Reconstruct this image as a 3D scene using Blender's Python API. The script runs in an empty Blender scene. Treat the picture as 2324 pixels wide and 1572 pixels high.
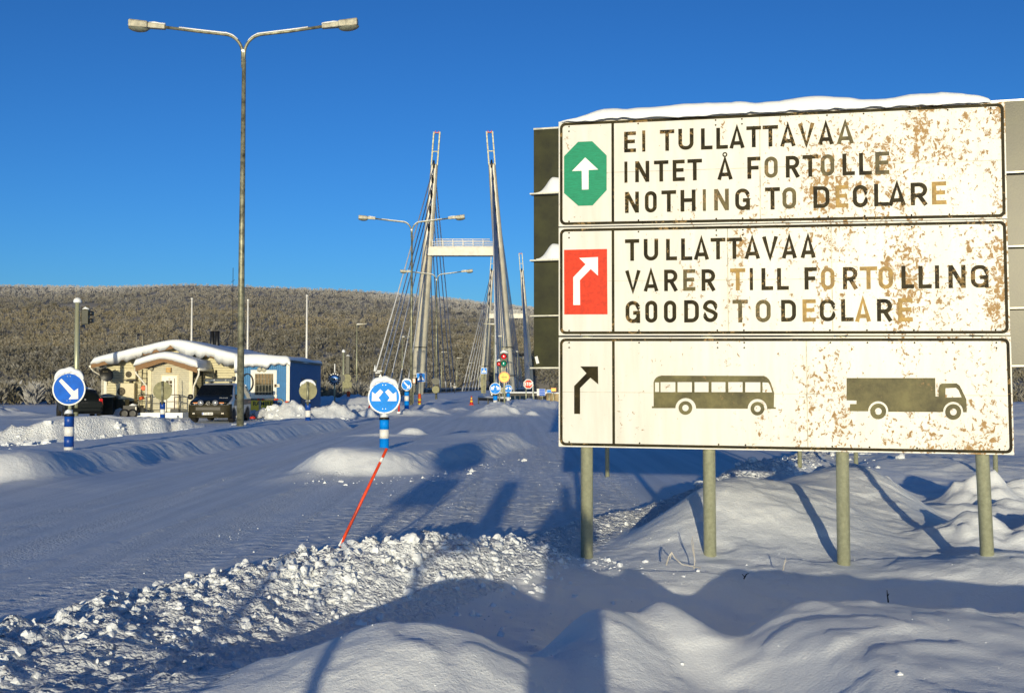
import bpy, bmesh, math, random
import numpy as np
from mathutils import Vector, Matrix

S = bpy.context.scene
COL = S.collection
R = math.radians

# ------------------------------------------------------------------ camera, sky, sun, exposure
CAM_Z = 1.6
PITCH = math.atan(90 / 2500.0)
cam_d = bpy.data.cameras.new("camera")
cam_d.sensor_width = 36.0
cam_d.lens = 36.0 * 2500.0 / 2324.0
cam_d.clip_start = 0.05
cam_d.clip_end = 8000
cam = bpy.data.objects.new("camera", cam_d)
COL.objects.link(cam)
cam.location = (0, 0, CAM_Z)
cam.rotation_euler = (R(90) + PITCH, 0, 0)
S.camera = cam

SUN_EL = R(5.75)
SUN_AZ = R(2.75)                      # light travels mostly +Y, a little +X
w = bpy.data.worlds.new("World")
S.world = w
w.use_nodes = True
wn, wl = w.node_tree.nodes, w.node_tree.links
bg = wn["Background"]
sky = wn.new("ShaderNodeTexSky")
sky.sky_type = 'NISHITA'
sky.sun_disc = False
sky.sun_elevation = SUN_EL
sky.sun_rotation = math.pi + SUN_AZ
sky.altitude = 100
sky.air_density = 0.8
sky.dust_density = 0.5
sky.ozone_density = 4.0
hsv = wn.new("ShaderNodeHueSaturation")
hsv.inputs["Hue"].default_value = 0.5
hsv.inputs["Saturation"].default_value = 1.03
hsv.inputs["Value"].default_value = 1.0
wl.new(sky.outputs[0], hsv.inputs["Color"])
gam = wn.new("ShaderNodeGamma"); gam.inputs[1].default_value = 1.3
wl.new(hsv.outputs[0], gam.inputs[0])
wl.new(gam.outputs[0], bg.inputs["Color"])
bg.inputs["Strength"].default_value = 0.114

sun_d = bpy.data.lights.new("sun", 'SUN')
sun_d.energy = 4.1
sun_d.angle = R(0.55)
sun_d.color = (1.0, 0.885, 0.63)
sun = bpy.data.objects.new("sun", sun_d)
COL.objects.link(sun)
SUN_DIR = Vector((math.sin(SUN_AZ) * math.cos(SUN_EL), math.cos(SUN_AZ) * math.cos(SUN_EL), -math.sin(SUN_EL)))
sun.rotation_euler = SUN_DIR.to_track_quat('-Z', 'Y').to_euler()
sun.location = (-5, -60, 20)

S.view_settings.view_transform = 'Standard'
S.view_settings.look = 'None'
S.view_settings.gamma = 1.0
S.view_settings.exposure = 0.0
S.render.engine = 'CYCLES'
S.cycles.max_bounces = 6
S.cycles.diffuse_bounces = 3
S.cycles.glossy_bounces = 3
S.cycles.transmission_bounces = 4
S.cycles.transparent_max_bounces = 8

random.seed(7)
RNG = np.random.default_rng(11)

# ------------------------------------------------------------------ measuring: pixel of a 2324-wide view -> place in metres
CP, SP = math.cos(PITCH), math.sin(PITCH)
def ray(px, py):
    cx, cy = (px - 1162.0) / 2500.0, (786.0 - py) / 2500.0
    return Vector((cx, CP - cy * SP, SP + cy * CP))
def at(px, py, D):
    d = ray(px, py)
    return Vector((0, 0, CAM_Z)) + d * (D / d.y)
def gnd(px, py, z=0.0):
    d = ray(px, py)
    return Vector((0, 0, CAM_Z)) + d * ((z - CAM_Z) / d.z)

# ------------------------------------------------------------------ materials
def _rgb(c):
    return (c[0], c[1], c[2], 1.0)
def mat(name, col, rough=0.5, metal=0.0, var=0.12, scale=6.0, bump=0.0, bscale=40.0, spec=0.5, col2=None, stretch=None, coat=0.0, emit=None):
    """painted / metal / fabric surface with a little uneven tone and grain"""
    m = bpy.data.materials.new(name)
    m.use_nodes = True
    n, l = m.node_tree.nodes, m.node_tree.links
    b = n["Principled BSDF"]
    tc = n.new("ShaderNodeTexCoord")
    mp = n.new("ShaderNodeMapping")
    if stretch: mp.inputs["Scale"].default_value = stretch
    l.new(tc.outputs["Object"], mp.inputs["Vector"])
    nz = n.new("ShaderNodeTexNoise")
    nz.inputs["Scale"].default_value = scale
    nz.inputs["Detail"].default_value = 6
    nz.inputs["Roughness"].default_value = 0.65
    l.new(mp.outputs[0], nz.inputs["Vector"])
    mx = n.new("ShaderNodeMix"); mx.data_type = 'RGBA'
    c2 = col2 if col2 else tuple(max(0.0, c * (1 - 2.2 * var)) for c in col)
    mx.inputs["A"].default_value = _rgb(c2)
    mx.inputs["B"].default_value = _rgb(tuple(min(1.0, c * (1 + var)) for c in col))
    rp = n.new("ShaderNodeMapRange")
    rp.inputs["From Min"].default_value = 0.3; rp.inputs["From Max"].default_value = 0.65
    l.new(nz.outputs[0], rp.inputs["Value"])
    l.new(rp.outputs[0], mx.inputs["Factor"])
    l.new(mx.outputs["Result"], b.inputs["Base Color"])
    b.inputs["Roughness"].default_value = rough
    b.inputs["Metallic"].default_value = metal
    b.inputs["Specular IOR Level"].default_value = spec
    if coat: b.inputs["Coat Weight"].default_value = coat
    if bump:
        nb = n.new("ShaderNodeTexNoise"); nb.inputs["Scale"].default_value = bscale; nb.inputs["Detail"].default_value = 4
        l.new(mp.outputs[0], nb.inputs["Vector"])
        bp = n.new("ShaderNodeBump"); bp.inputs["Strength"].default_value = bump; bp.inputs["Distance"].default_value = 0.01
        l.new(nb.outputs[0], bp.inputs["Height"])
        l.new(bp.outputs[0], b.inputs["Normal"])
    if emit:
        b.inputs["Emission Color"].default_value = _rgb(emit[0]); b.inputs["Emission Strength"].default_value = emit[1]
    return m

def snow_material(name, fine=1.0, track=0.0, col=(0.83, 0.855, 0.86)):
    m = bpy.data.materials.new(name); m.use_nodes = True
    n, l = m.node_tree.nodes, m.node_tree.links
    b = n["Principled BSDF"]
    tc = n.new("ShaderNodeTexCoord")
    def noise(sc, det=5, ro=0.6, vec=None):
        t = n.new("ShaderNodeTexNoise"); t.inputs["Scale"].default_value = sc; t.inputs["Detail"].default_value = det; t.inputs["Roughness"].default_value = ro
        l.new(vec if vec else tc.outputs["Object"], t.inputs["Vector"]); return t
    n1 = noise(1.3, 6)
    mx = n.new("ShaderNodeMix"); mx.data_type = 'RGBA'
    mx.inputs["A"].default_value = _rgb(tuple(c * 0.93 for c in col)); mx.inputs["B"].default_value = _rgb(col)
    l.new(n1.outputs[0], mx.inputs["Factor"]); l.new(mx.outputs["Result"], b.inputs["Base Color"])
    b.inputs["Roughness"].default_value = 0.55
    b.inputs["Specular IOR Level"].default_value = 0.35
    n2 = noise(9.0, 6, 0.7); n3 = noise(70.0, 3, 0.7)
    vor = n.new("ShaderNodeTexVoronoi"); vor.inputs["Scale"].default_value = 38.0
    l.new(tc.outputs["Object"], vor.inputs["Vector"])
    a1 = n.new("ShaderNodeMath"); a1.operation = 'MULTIPLY'; a1.inputs[1].default_value = 0.35
    l.new(n3.outputs[0], a1.inputs[0])
    a2 = n.new("ShaderNodeMath"); a2.operation = 'ADD'
    l.new(n2.outputs[0], a2.inputs[0]); l.new(a1.outputs[0], a2.inputs[1])
    bp = n.new("ShaderNodeBump"); bp.inputs["Strength"].default_value = 0.7 * fine; bp.inputs["Distance"].default_value = 0.02
    l.new(a2.outputs[0], bp.inputs["Height"])
    l.new(bp.outputs[0], b.inputs["Normal"])
    return m

def snow_rough(name, cell, amt, streak=False, col=(0.83, 0.855, 0.86)):
    """crumbly ploughed snow (streak=False) or a packed road with grainy bands along its direction (streak=True)"""
    m = bpy.data.materials.new(name); m.use_nodes = True
    n, l = m.node_tree.nodes, m.node_tree.links
    b = n["Principled BSDF"]; b.inputs["Roughness"].default_value = 0.6; b.inputs["Specular IOR Level"].default_value = 0.3
    tc = n.new("ShaderNodeTexCoord")
    def noise(sc, det, ro, vec):
        t = n.new("ShaderNodeTexNoise"); t.inputs["Scale"].default_value = sc; t.inputs["Detail"].default_value = det; t.inputs["Roughness"].default_value = ro
        l.new(vec, t.inputs["Vector"]); return t.outputs[0]
    def math_(op, a_, b_):
        t = n.new("ShaderNodeMath"); t.operation = op
        for i, q in enumerate((a_, b_)):
            if isinstance(q, (int, float)): t.inputs[i].default_value = q
            else: l.new(q, t.inputs[i])
        return t.outputs[0]
    obj = tc.outputs["Object"]
    warp = n.new("ShaderNodeTexNoise"); warp.inputs["Scale"].default_value = 9.0; l.new(obj, warp.inputs["Vector"])
    wv = n.new("ShaderNodeVectorMath"); wv.operation = 'MULTIPLY_ADD'; wv.inputs[1].default_value = (.06, .06, .06)
    l.new(warp.outputs["Color"], wv.inputs[0]); l.new(obj, wv.inputs[2])
    def vor(sc):
        t = n.new("ShaderNodeTexVoronoi"); t.inputs["Scale"].default_value = sc; l.new(wv.outputs[0], t.inputs["Vector"]); return t.outputs["Distance"]
    v = math_('ADD', math_('ADD', math_('MULTIPLY', vor(cell), -1.0), math_('MULTIPLY', vor(cell * 2.3), -.5)), math_('MULTIPLY', noise(cell * .5, 6, .7, obj), 1.0))
    mx = n.new("ShaderNodeMix"); mx.data_type = 'RGBA'
    mx.inputs["A"].default_value = _rgb(tuple(c * .90 for c in col)); mx.inputs["B"].default_value = _rgb(col)
    bp = n.new("ShaderNodeBump"); bp.inputs["Distance"].default_value = .03
    if streak:
        mp = n.new("ShaderNodeMapping"); mp.inputs["Rotation"].default_value = (0, 0, R(9.5)); mp.inputs["Scale"].default_value = (1.0, .035, 1.0); l.new(obj, mp.inputs["Vector"])
        st = noise(.75, 4, .62, mp.outputs[0])
        rp = n.new("ShaderNodeMapRange"); rp.inputs["From Min"].default_value = .46; rp.inputs["From Max"].default_value = .60; rp.inputs["To Min"].default_value = .18; rp.inputs["To Max"].default_value = 1.0
        l.new(st, rp.inputs["Value"])
        mp2 = n.new("ShaderNodeMapping"); mp2.inputs["Rotation"].default_value = (0, 0, R(9.5)); mp2.inputs["Scale"].default_value = (1.0, .02, 1.0); l.new(obj, mp2.inputs["Vector"])
        thin = noise(4.0, 5, .6, mp2.outputs[0])
        brk = noise(2.2, 3, .6, obj)
        hgt = math_('ADD', math_('MULTIPLY', v, math_('MULTIPLY', rp.outputs[0], brk)), math_('MULTIPLY', thin, .22))
        l.new(hgt, bp.inputs["Height"]); bp.inputs["Strength"].default_value = amt
        streak_tone = n.new("ShaderNodeMapRange"); streak_tone.inputs["From Min"].default_value = .40; streak_tone.inputs["From Max"].default_value = .60  # low parts of the thin streaks get a slightly darker snow colour
        l.new(thin, streak_tone.inputs["Value"]); l.new(streak_tone.outputs[0], mx.inputs["Factor"])
        mx.inputs["A"].default_value = _rgb((col[0] * .86, col[1] * .87, col[2] * .88))
    else:
        l.new(v, bp.inputs["Height"]); bp.inputs["Strength"].default_value = amt
        l.new(noise(3, 5, .6, obj), mx.inputs["Factor"])
    l.new(mx.outputs["Result"], b.inputs["Base Color"]); l.new(bp.outputs[0], b.inputs["Normal"])
    return m

# ------------------------------------------------------------------ mesh collecting
class MB:
    def __init__(self):
        self.v, self.f, self.mi, self.sm = [], [], [], []
    def add(self, vs, fs, mi=0, smooth=False):
        o = len(self.v)
        self.v += [tuple(p) for p in vs]
        for f in fs:
            self.f.append(tuple(o + i for i in f)); self.mi.append(mi); self.sm.append(smooth)
        return self
    def box(self, c, s, mi=0, rot=None):
        hx, hy, hz = s[0] / 2, s[1] / 2, s[2] / 2
        vs = [Vector((x, y, z)) for z in (-hz, hz) for y in (-hy, hy) for x in (-hx, hx)]
        if rot is not None: vs = [rot @ q for q in vs]
        c = Vector(c)
        return self.add([q + c for q in vs], [(0, 2, 3, 1), (4, 5, 7, 6), (0, 1, 5, 4), (2, 6, 7, 3), (0, 4, 6, 2), (1, 3, 7, 5)], mi)
    def box2(self, a, b, mi=0):
        return self.box([(a[i] + b[i]) / 2 for i in range(3)], [abs(b[i] - a[i]) for i in range(3)], mi)
    def tube(self, path, r, n=10, caps=True, mi=0, smooth=True):
        P = [Vector(p) for p in path]
        k = len(P)
        rad = r if isinstance(r, (list, tuple)) else [r] * k
        up = None; rings = []
        for i in range(k):
            t = (P[min(i + 1, k - 1)] - P[max(i - 1, 0)]).normalized()
            if up is None:
                up = Vector((0, 0, 1)) if abs(t.z) < 0.9 else Vector((0, 1, 0))
            u = (up - t * up.dot(t)).normalized(); up = u
            w_ = t.cross(u)
            rings.append([P[i] + (u * math.cos(2 * math.pi * j / n) + w_ * math.sin(2 * math.pi * j / n)) * rad[i] for j in range(n)])
        vs = [q for rg in rings for q in rg]
        fs = [(i * n + j, i * n + (j + 1) % n, (i + 1) * n + (j + 1) % n, (i + 1) * n + j) for i in range(k - 1) for j in range(n)]
        self.add(vs, fs, mi, smooth)
        if caps:
            self.add(rings[0], [tuple(range(n))[::-1]], mi); self.add(rings[-1], [tuple(range(n))], mi)
        return self
    def cyl(self, a, b, r, n=16, mi=0, r2=None):
        return self.tube([a, b], [r, r if r2 is None else r2], n, True, mi)
    def lathe(self, prof, c=(0, 0, 0), n=20, mi=0, axis='z', smooth=True):
        c = Vector(c); k = len(prof); vs = []
        for (r, h) in prof:
            for j in range(n):
                a = 2 * math.pi * j / n
                if axis == 'z': q = Vector((r * math.cos(a), r * math.sin(a), h))
                elif axis == 'y': q = Vector((r * math.cos(a), h, r * math.sin(a)))
                else: q = Vector((h, r * math.cos(a), r * math.sin(a)))
                vs.append(q + c)
        fs = [(i * n + j, i * n + (j + 1) % n, (i + 1) * n + (j + 1) % n, (i + 1) * n + j) for i in range(k - 1) for j in range(n)]
        self.add(vs, fs, mi, smooth)
        for i, rev in ((0, True), (k - 1, False)):
            if prof[i][0] > 1e-5:
                t = tuple(range(i * n, i * n + n)); self.add([vs[q] for q in t], [tuple(range(n))[::-1] if rev else tuple(range(n))], mi)
        return self
    def prism(self, poly, fn, a, b, mi=0, smooth=False):
        """extrude a 2-D outline: fn(u, v, t) -> point, between t=a and t=b"""
        n = len(poly)
        A = [fn(u, v, a) for u, v in poly]; B = [fn(u, v, b) for u, v in poly]
        self.add(A + B, [(i, (i + 1) % n, n + (i + 1) % n, n + i) for i in range(n)], mi, smooth)
        self.add(A, [tuple(range(n))[::-1]], mi); self.add(B, [tuple(range(n))], mi)
        return self
    def grid(self, fn, nu, nv, mi=0, smooth=True, wrap_u=False):
        vs = [fn(i, j) for j in range(nv) for i in range(nu)]
        fs = [(j * nu + i, j * nu + (i + 1) % nu, (j + 1) * nu + (i + 1) % nu, (j + 1) * nu + i) for j in range(nv - 1) for i in range(nu if wrap_u else nu - 1)]
        return self.add(vs, fs, mi, smooth)
    def build(self, name, mats, parent=None, off=(0, 0, 0), bevel=0.0, seg=2, fix=True):
        me = bpy.data.meshes.new(name)
        ox, oy, oz = off
        me.from_pydata([(x - ox, y - oy, z - oz) for x, y, z in self.v], [], self.f)
        if not isinstance(mats, (list, tuple)): mats = [mats]
        for m in mats: me.materials.append(m)
        if len(mats) > 1: me.polygons.foreach_set("material_index", self.mi)
        me.polygons.foreach_set("use_smooth", self.sm)
        if fix:
            bm = bmesh.new(); bm.from_mesh(me)
            bmesh.ops.remove_doubles(bm, verts=bm.verts, dist=1e-5)
            bmesh.ops.recalc_face_normals(bm, faces=bm.faces)
            bm.to_mesh(me); bm.free()
        me.update()
        o = bpy.data.objects.new(name, me)
        COL.objects.link(o)
        if parent is not None: o.parent = parent
        if bevel:
            md = o.modifiers.new("bevel", 'BEVEL'); md.width = bevel; md.segments = seg; md.limit_method = 'ANGLE'; md.angle_limit = R(40)
        return o

def np_mesh(name, verts, faces, mats, smooth=True, parent=None):
    """fast mesh from numpy: faces (n,k)"""
    me = bpy.data.meshes.new(name)
    nv, nf, k = len(verts), len(faces), faces.shape[1]
    me.vertices.add(nv); me.vertices.foreach_set("co", np.ascontiguousarray(verts, dtype=np.float32).ravel())
    me.loops.add(nf * k); me.loops.foreach_set("vertex_index", np.ascontiguousarray(faces, dtype=np.int32).ravel())
    me.polygons.add(nf); me.polygons.foreach_set("loop_start", np.arange(0, nf * k, k, dtype=np.int32))
    me.polygons.foreach_set("use_smooth", np.full(nf, smooth))
    for m in (mats if isinstance(mats, (list, tuple)) else [mats]): me.materials.append(m)
    me.update(calc_edges=True)
    o = bpy.data.objects.new(name, me); COL.objects.link(o)
    if parent is not None: o.parent = parent
    return o

def tag(o, label=None, cat=None, group=None, kind=None):
    if label: o["label"] = label
    if cat: o["category"] = cat
    if group: o["group"] = group
    if kind: o["kind"] = kind
    return o
def thing(name, label, cat, loc=(0, 0, 0), rz=0.0, group=None):
    o = bpy.data.objects.new(name, None); COL.objects.link(o)
    o.empty_display_size = 0.3
    o.location = loc; o.rotation_euler = (0, 0, rz)
    return tag(o, label, cat, group)
def children_of(o):
    return [c for c in COL.objects if c.parent == o]
def copy_tree(o, parent=None):
    c = o.copy(); COL.objects.link(c)
    if parent is not None: c.parent = parent
    for ch in children_of(o): copy_tree(ch, c)
    return c

# ------------------------------------------------------------------ noise
def _hash(ix, iy, seed):
    h = (ix.astype(np.int64) * 374761393 + iy.astype(np.int64) * 668265263 + seed * 974634777) & 0x7fffffff
    h = ((h ^ (h >> 13)) * 1274126177) & 0x7fffffff
    h = h ^ (h >> 16)
    return (h & 0xffff) / 65535.0
def vnoise(x, y, seed=0):
    ix, iy = np.floor(x), np.floor(y)
    fx, fy = x - ix, y - iy
    fx = fx * fx * fx * (fx * (fx * 6 - 15) + 10); fy = fy * fy * fy * (fy * (fy * 6 - 15) + 10)
    ix = ix.astype(np.int64); iy = iy.astype(np.int64)
    a = _hash(ix, iy, seed); b = _hash(ix + 1, iy, seed); c = _hash(ix, iy + 1, seed); d = _hash(ix + 1, iy + 1, seed)
    return (a + (b - a) * fx) * (1 - fy) + (c + (d - c) * fx) * fy - 0.5
def fbm(x, y, seed=0, oct=4, gain=0.5):
    s, a = 0.0, 1.0
    for i in range(oct):
        s = s + a * vnoise(x * 2 ** i, y * 2 ** i, seed + i * 17); a *= gain
    return s
def sst(a, b, x):
    t = np.clip((x - a) / (b - a), 0, 1); return t * t * (3 - 2 * t)

# ------------------------------------------------------------------ terrain height
def bump(X, Y, cx, cy, sx, sy, h, rot=0.0, near=None, far=None, pw=2.0):
    """soft mound; near / far give another reach on the side towards / away from the camera"""
    c, s = math.cos(rot), math.sin(rot)
    u = (X - cx) * c + (Y - cy) * s
    v = -(X - cx) * s + (Y - cy) * c
    vy = np.where(v < 0, v / (near or sy), v / (far or sy))
    q = np.sqrt((u / sx) ** 2 + vy ** 2)
    return h * np.exp(-0.9 * q ** pw)
def polydist(X, Y, pts):
    """distance to a polyline, signed (+ on the left of its direction), and the running parameter"""
    best = np.full(X.shape, 1e9); sgn = np.zeros(X.shape); par = np.zeros(X.shape)
    for i in range(len(pts) - 1):
        (ax, ay), (bx, by) = pts[i][:2], pts[i + 1][:2]
        dx, dy = bx - ax, by - ay; L2 = dx * dx + dy * dy
        t = np.clip(((X - ax) * dx + (Y - ay) * dy) / L2, 0, 1)
        ex, ey = X - ax - t * dx, Y - ay - t * dy
        d = np.hypot(ex, ey); m = d < best
        best = np.where(m, d, best); par = np.where(m, i + t, par)
        sgn = np.where(m, np.sign(dx * ey - dy * ex + 1e-12), sgn)
    return best, sgn, par
BANK = [(-7, 0.5), (-4.4, 3.8), (-2.9, 6.0), (-2.44, 7.43), (-1.9, 8.35), (-1.37, 8.72), (-.82, 9.27), (-.25, 9.9), (.16, 10.7), (.88, 12.3), (1.75, 13.7), (2.56, 15.3), (3.6, 17.2), (5.05, 20), (8, 27), (13, 40), (19, 60), (24, 90)]
BANK_H = [.3, .26, .24, .24, .28, .33, .36, .22, .12, .11, .11, .18, .40, .30, .30, .3, .3, .3]
def lin(par, vals): return np.interp(par, np.arange(len(vals)), vals)
def seg_ridge(X, Y, pts, hs, wl_, wr_, ends=0.8):
    """bank with its own slope on either side of the line (left, right)"""
    d, s, p = polydist(X, Y, pts)
    wdt = np.where(s > 0, wl_, wr_)
    return lin(p, hs) * (1 - sst(0.12, 1.0, d / wdt)), d, s, p
def island(X, Y, pts, half, h, edge, seed=3):
    d, s, p = polydist(X, Y, pts)
    d = d + (.22 * fbm(X * .55, Y * .55, seed, 2) + .07 * fbm(X * 2.3, Y * 2.3, seed + 1, 3)) * edge
    return h * (1 - sst(half, half + edge, d)), d
ISL_A = [(-8.9, 18.5), (-8.8, 24), (-8.2, 32), (-7.5, 41.5)]
ISL_D = [(-2.75, 20.5), (-2.0, 23.5), (-0.85, 28.8)]
BANK_B = [(-15.5, 30.5), (-13.2, 31.5), (-11.2, 34.5), (-9.9, 37.0)]
def height(X, Y):
    X = np.asarray(X, float); Y = np.asarray(Y, float)
    z = np.zeros(X.shape)
    # bed of the road: long shallow ruts along its direction, grainy loose snow between them
    a = R(9)
    U = X * math.cos(a) - Y * math.sin(a); V = X * math.sin(a) + Y * math.cos(a)
    Uc = U + 0.0016 * V * V * np.exp(-V / 80)
    near = 1 - sst(45, 90, Y)
    z += near * (0.014 * fbm(Uc * .9, V * .03, 5, 3, .6) + 0.007 * vnoise(Uc * 5, V * .06, 9))
    band = sst(-.02, .25, fbm(Uc * .55, V * .03, 21, 2))
    z += near * band * (.020 * np.abs(fbm(X * 9, Y * 9, 31, 2)) * 2) + near * .004 * vnoise(Uc * 11, V * .10, 33)
    for u0, k0, am in ((-2.1, .0, .016), (-2.35, .0, .013), (-3.75, .004, .016), (-4.0, .004, .012), (-5.6, -.003, .018), (-7.0, .002, .016), (-7.3, .002, .012), (-8.6, .0, .018), (-1.0, .006, .012)):
        c_ = u0 + k0 * V + .10 * vnoise(V * .12, V * 0 + u0, 37)
        z += near * am * np.exp(-((Uc - c_) / .075) ** 2) * sst(-.18, .1, fbm(V * .35, Uc * .6 + u0, 39, 3)) * (1 + .5 * vnoise(V * 7, Uc * 9, 41))     # ridges squeezed up beside the tyre tracks
    # verge on the camera side of the road bank
    db, sb, pb = polydist(X, Y, BANK)
    verge = np.where(sb < 0, sst(0.25, 1.6, db), 0.0)
    v2 = np.zeros(X.shape)
    v2 += bump(X, Y, -0.50, 5.55, .74, .9, .40, rot=-.06, near=.80, far=.36)             # lit mound at the bottom edge
    v2 += bump(X, Y, -1.75, 4.4, .6, .7, .12)
    v2 += bump(X, Y, 0.50, 6.30, .30, .8, .36, rot=.12, near=.60, far=.40)             # tongue of snow with the curled edge
    v2 += bump(X, Y, 0.92, 6.65, .22, .5, .34, rot=.25, near=.62, far=.26)
    edge_ = 6.62 + .30 * fbm(X * .9, Y * .0 + 2.5, 211, 3) - .10 * np.clip(X - 1.9, 0, 5) + .16 * np.exp(-((X - 1.85) / .3) ** 2)
    plate = sst(1.05, 1.75, X + .12 * np.sin(Y * 2.2)) * (1 - sst(-.05, .42, Y - edge_)) * sst(1.5, 3.5, Y)
    v2 += plate * (.245 + .05 * (Y - 5.5) + .03 * fbm(X * 1.3, Y * 1.3, 213, 3) - .03 * np.clip(X - 2.2, 0, 3))     # broad crusted slope, lower right
    v2 += bump(X, Y, 4.3, 9.3, .9, .6, .17, near=.9, far=.8)
    v2 -= bump(X, Y, 1.28, 7.35, .38, .8, .20)
    v2 -= bump(X, Y, 2.6, 8.1, 2.3, .8, .25) + bump(X, Y, 0.1, 7.4, 1.1, .8, .12)
    v2 += bump(X, Y, 2.05, 11.75, 1.25, 1.2, .60, near=1.25, far=1.0, pw=2.5)               # round mound behind the posts
    v2 += bump(X, Y, 3.55, 13.4, 1.0, 1.1, .48, near=1.6, far=1.0)
    v2 += bump(X, Y, 4.35, 14.4, .55, 1.0, .42, near=1.5, far=.9)
    v2 -= bump(X, Y, 5.4, 12.3, .9, .9, .10)
    for (bx, by, sx, sy, hh, rt) in ((4.55, 11.0, .45, .35, .26, .3), (5.0, 10.7, .22, .18, .16, 0), (5.8, 11.8, .50, .42, .34, .2), (6.25, 14.8, .42, .36, .36, 0), (7.1, 15.3, .45, .40, .34, .4), (5.9, 13.6, .7, .3, .16, .2),
                                 (6.6, 12.6, .45, .35, .26, 0), (5.2, 15.6, .5, .3, .20, .6), (7.9, 13.9, .5, .4, .28, 0), (4.7, 15.3, .28, .24, .24, 0), (4.95, 14.7, .22, .2, .2, 0), (4.15, 15.2, .3, .24, .2, 0)):
        v2 += bump(X, Y, bx, by, sx, sy, hh, rt, pw=2.6) * (1 + .8 * fbm(X * 2.6, Y * 2.6, 217, 3))
    v2 += bump(X, Y, 8.5, 20, 4.0, 3.0, .28, near=2.0)
    v2 += bump(X, Y, 6.0, 22, 1.0, .8, .32); v2 += bump(X, Y, 12, 30, 3.5, 3, .6); v2 += bump(X, Y, 9, 26, 1.6, 1.4, .38)
    v2 += bump(X, Y, 14, 45, 5, 5, .8); v2 += bump(X, Y, 22, 40, 6, 6, 1.0)
    v2 += 0.07 * fbm(X * .55, Y * .55, 41, 4, .5) + .022 * fbm(X * 1.9 + .4 * Y, Y * 1.4, 47, 4, .5) + .008 * fbm(X * 7, Y * 7, 53, 3) + .006 * np.abs(vnoise(X * 13, Y * 13, 55))
    st_ = fbm(X * .75 + .35 * Y, Y * .9 - .2 * X, 231, 3)
    v2 += .016 * sst(-.012, .012, st_ - .08) + .013 * sst(-.012, .012, -st_ - .16) + .010 * sst(-.01, .01, fbm(X * 1.7, Y * 2.1, 235, 3) - .22)     # edges of broken wind crust
    z += verge * v2
    # the ploughed bank itself
    wd = np.where(sb > 0, 0.42, lin(pb, [1.5, 1.7, 1.7, 1.35, 1.15, 1.1, 1.15, .9, .7, .6, .6, .8, 1.2, 1.2, 1.5, 2, 2, 2]))
    prof = 1 - sst(0.05, 1.0, db / wd)
    clod = np.abs(fbm(X * 3.1, Y * 3.1, 61, 4, .62)) * 1.6
    fineclod = np.abs(fbm(X * 9, Y * 9, 71, 3, .6))
    lo = lin(pb, [1, 1, 1, 1, 1, 1, 1, .8, .6, .6, .7, .7, .6, .5, .4, .3, .3, .3])
    z += prof * lin(pb, BANK_H) * (0.86 + .28 * clod) + sst(0, .25, prof) * lo * (.060 * fineclod + .035 * np.abs(fbm(X * 5.2, Y * 5.2, 67, 3)) + .03 * np.abs(vnoise(X * 14, Y * 14, 69)) - .02)
    # traffic islands and banks across the road
    h, d = island(X, Y, ISL_A, 0.95, .37, .62)
    z += h * (1 + .10 * fbm(X * .7, Y * .5, 83, 3)) + sst(.02, .2, h) * .05 * np.abs(fbm(X * 6, Y * 6, 85, 3)) * (1 - sst(.26, .36, h))
    z += bump(X, Y, -8.7, 17.6, 1.5, 1.3, .22, near=3.0, far=2.0)
    z -= bump(X, Y, -8.6, 17.2, .7, 1.2, .16, rot=.5)
    z += bump(X, Y, -8.9, 14.6, 1.1, .6, .13)  # low hump outside the left edge, added to cast a shadow into view
    h, d = island(X, Y, ISL_D, 0.72, .32, .80, 5)
    z += h * (1 + .12 * fbm(X * .8, Y * .6, 93, 2)) + sst(.02, .2, h) * (1 - sst(.25, .36, h)) * .06 * np.abs(fbm(X * 3.2, Y * 3.2, 95, 3))
    z += bump(X, Y, -2.75, 20.6, 1.0, .9, .13, near=1.5, far=1.2) + bump(X, Y, -3.35, 19.6, .35, .9, .10, rot=-.55) + bump(X, Y, -.45, 28.8, .9, 1.2, .10)
    z += bump(X, Y, -3.3, 36.5, .42, .32, .22, pw=3.6) + bump(X, Y, -4.2, 35.3, .9, .3, .09)
    r1, d, s, p = seg_ridge(X, Y, BANK_B, [.12, .70, .66, .10], 1.8, .8)
    face = sst(.05, .3, r1) * (1 - sst(.5, .66, r1))
    z += r1 * (0.95 + .25 * fbm(X * .8, Y * .8, 101, 2)) + face * ((.60 * np.abs(fbm((X + .3 * Y) * 2.1, (Y - .5 * X) * .35, 103, 3)) - .16) + .12 * fbm(X * 4, Y * 4, 107, 2))
    # heaps in front of the blue cabin and along the forecourt
    for (cx, cy, sx, sy, hh) in ((-11.3, 53.2, 1.1, .8, .66), (-10.3, 52.6, .7, .6, .40), (-9.3, 54.0, .8, .6, .48), (-8.3, 54.4, .7, .5, .44), (-9.0, 60, 1.8, 1.4, .55), (-7.6, 57, .5, .4, .40),
                                 (-12.6, 54.4, .6, .5, .35), (-20.6, 57.6, .8, .5, .42), (-31, 60, 4, 1.5, .75), (-19.4, 52.5, 3.5, .5, .16), (-26.5, 44, 3, .6, .3)):
        m_ = bump(X, Y, cx, cy, sx, sy, hh, pw=2.8)
        z += m_ * (1 + .7 * fbm(X * 1.3, Y * 1.3, 111, 4)) + sst(.05, .3, m_) * (.34 * np.abs(fbm(X * 2.2, Y * 2.2, 113, 4)) - .06)
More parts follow.
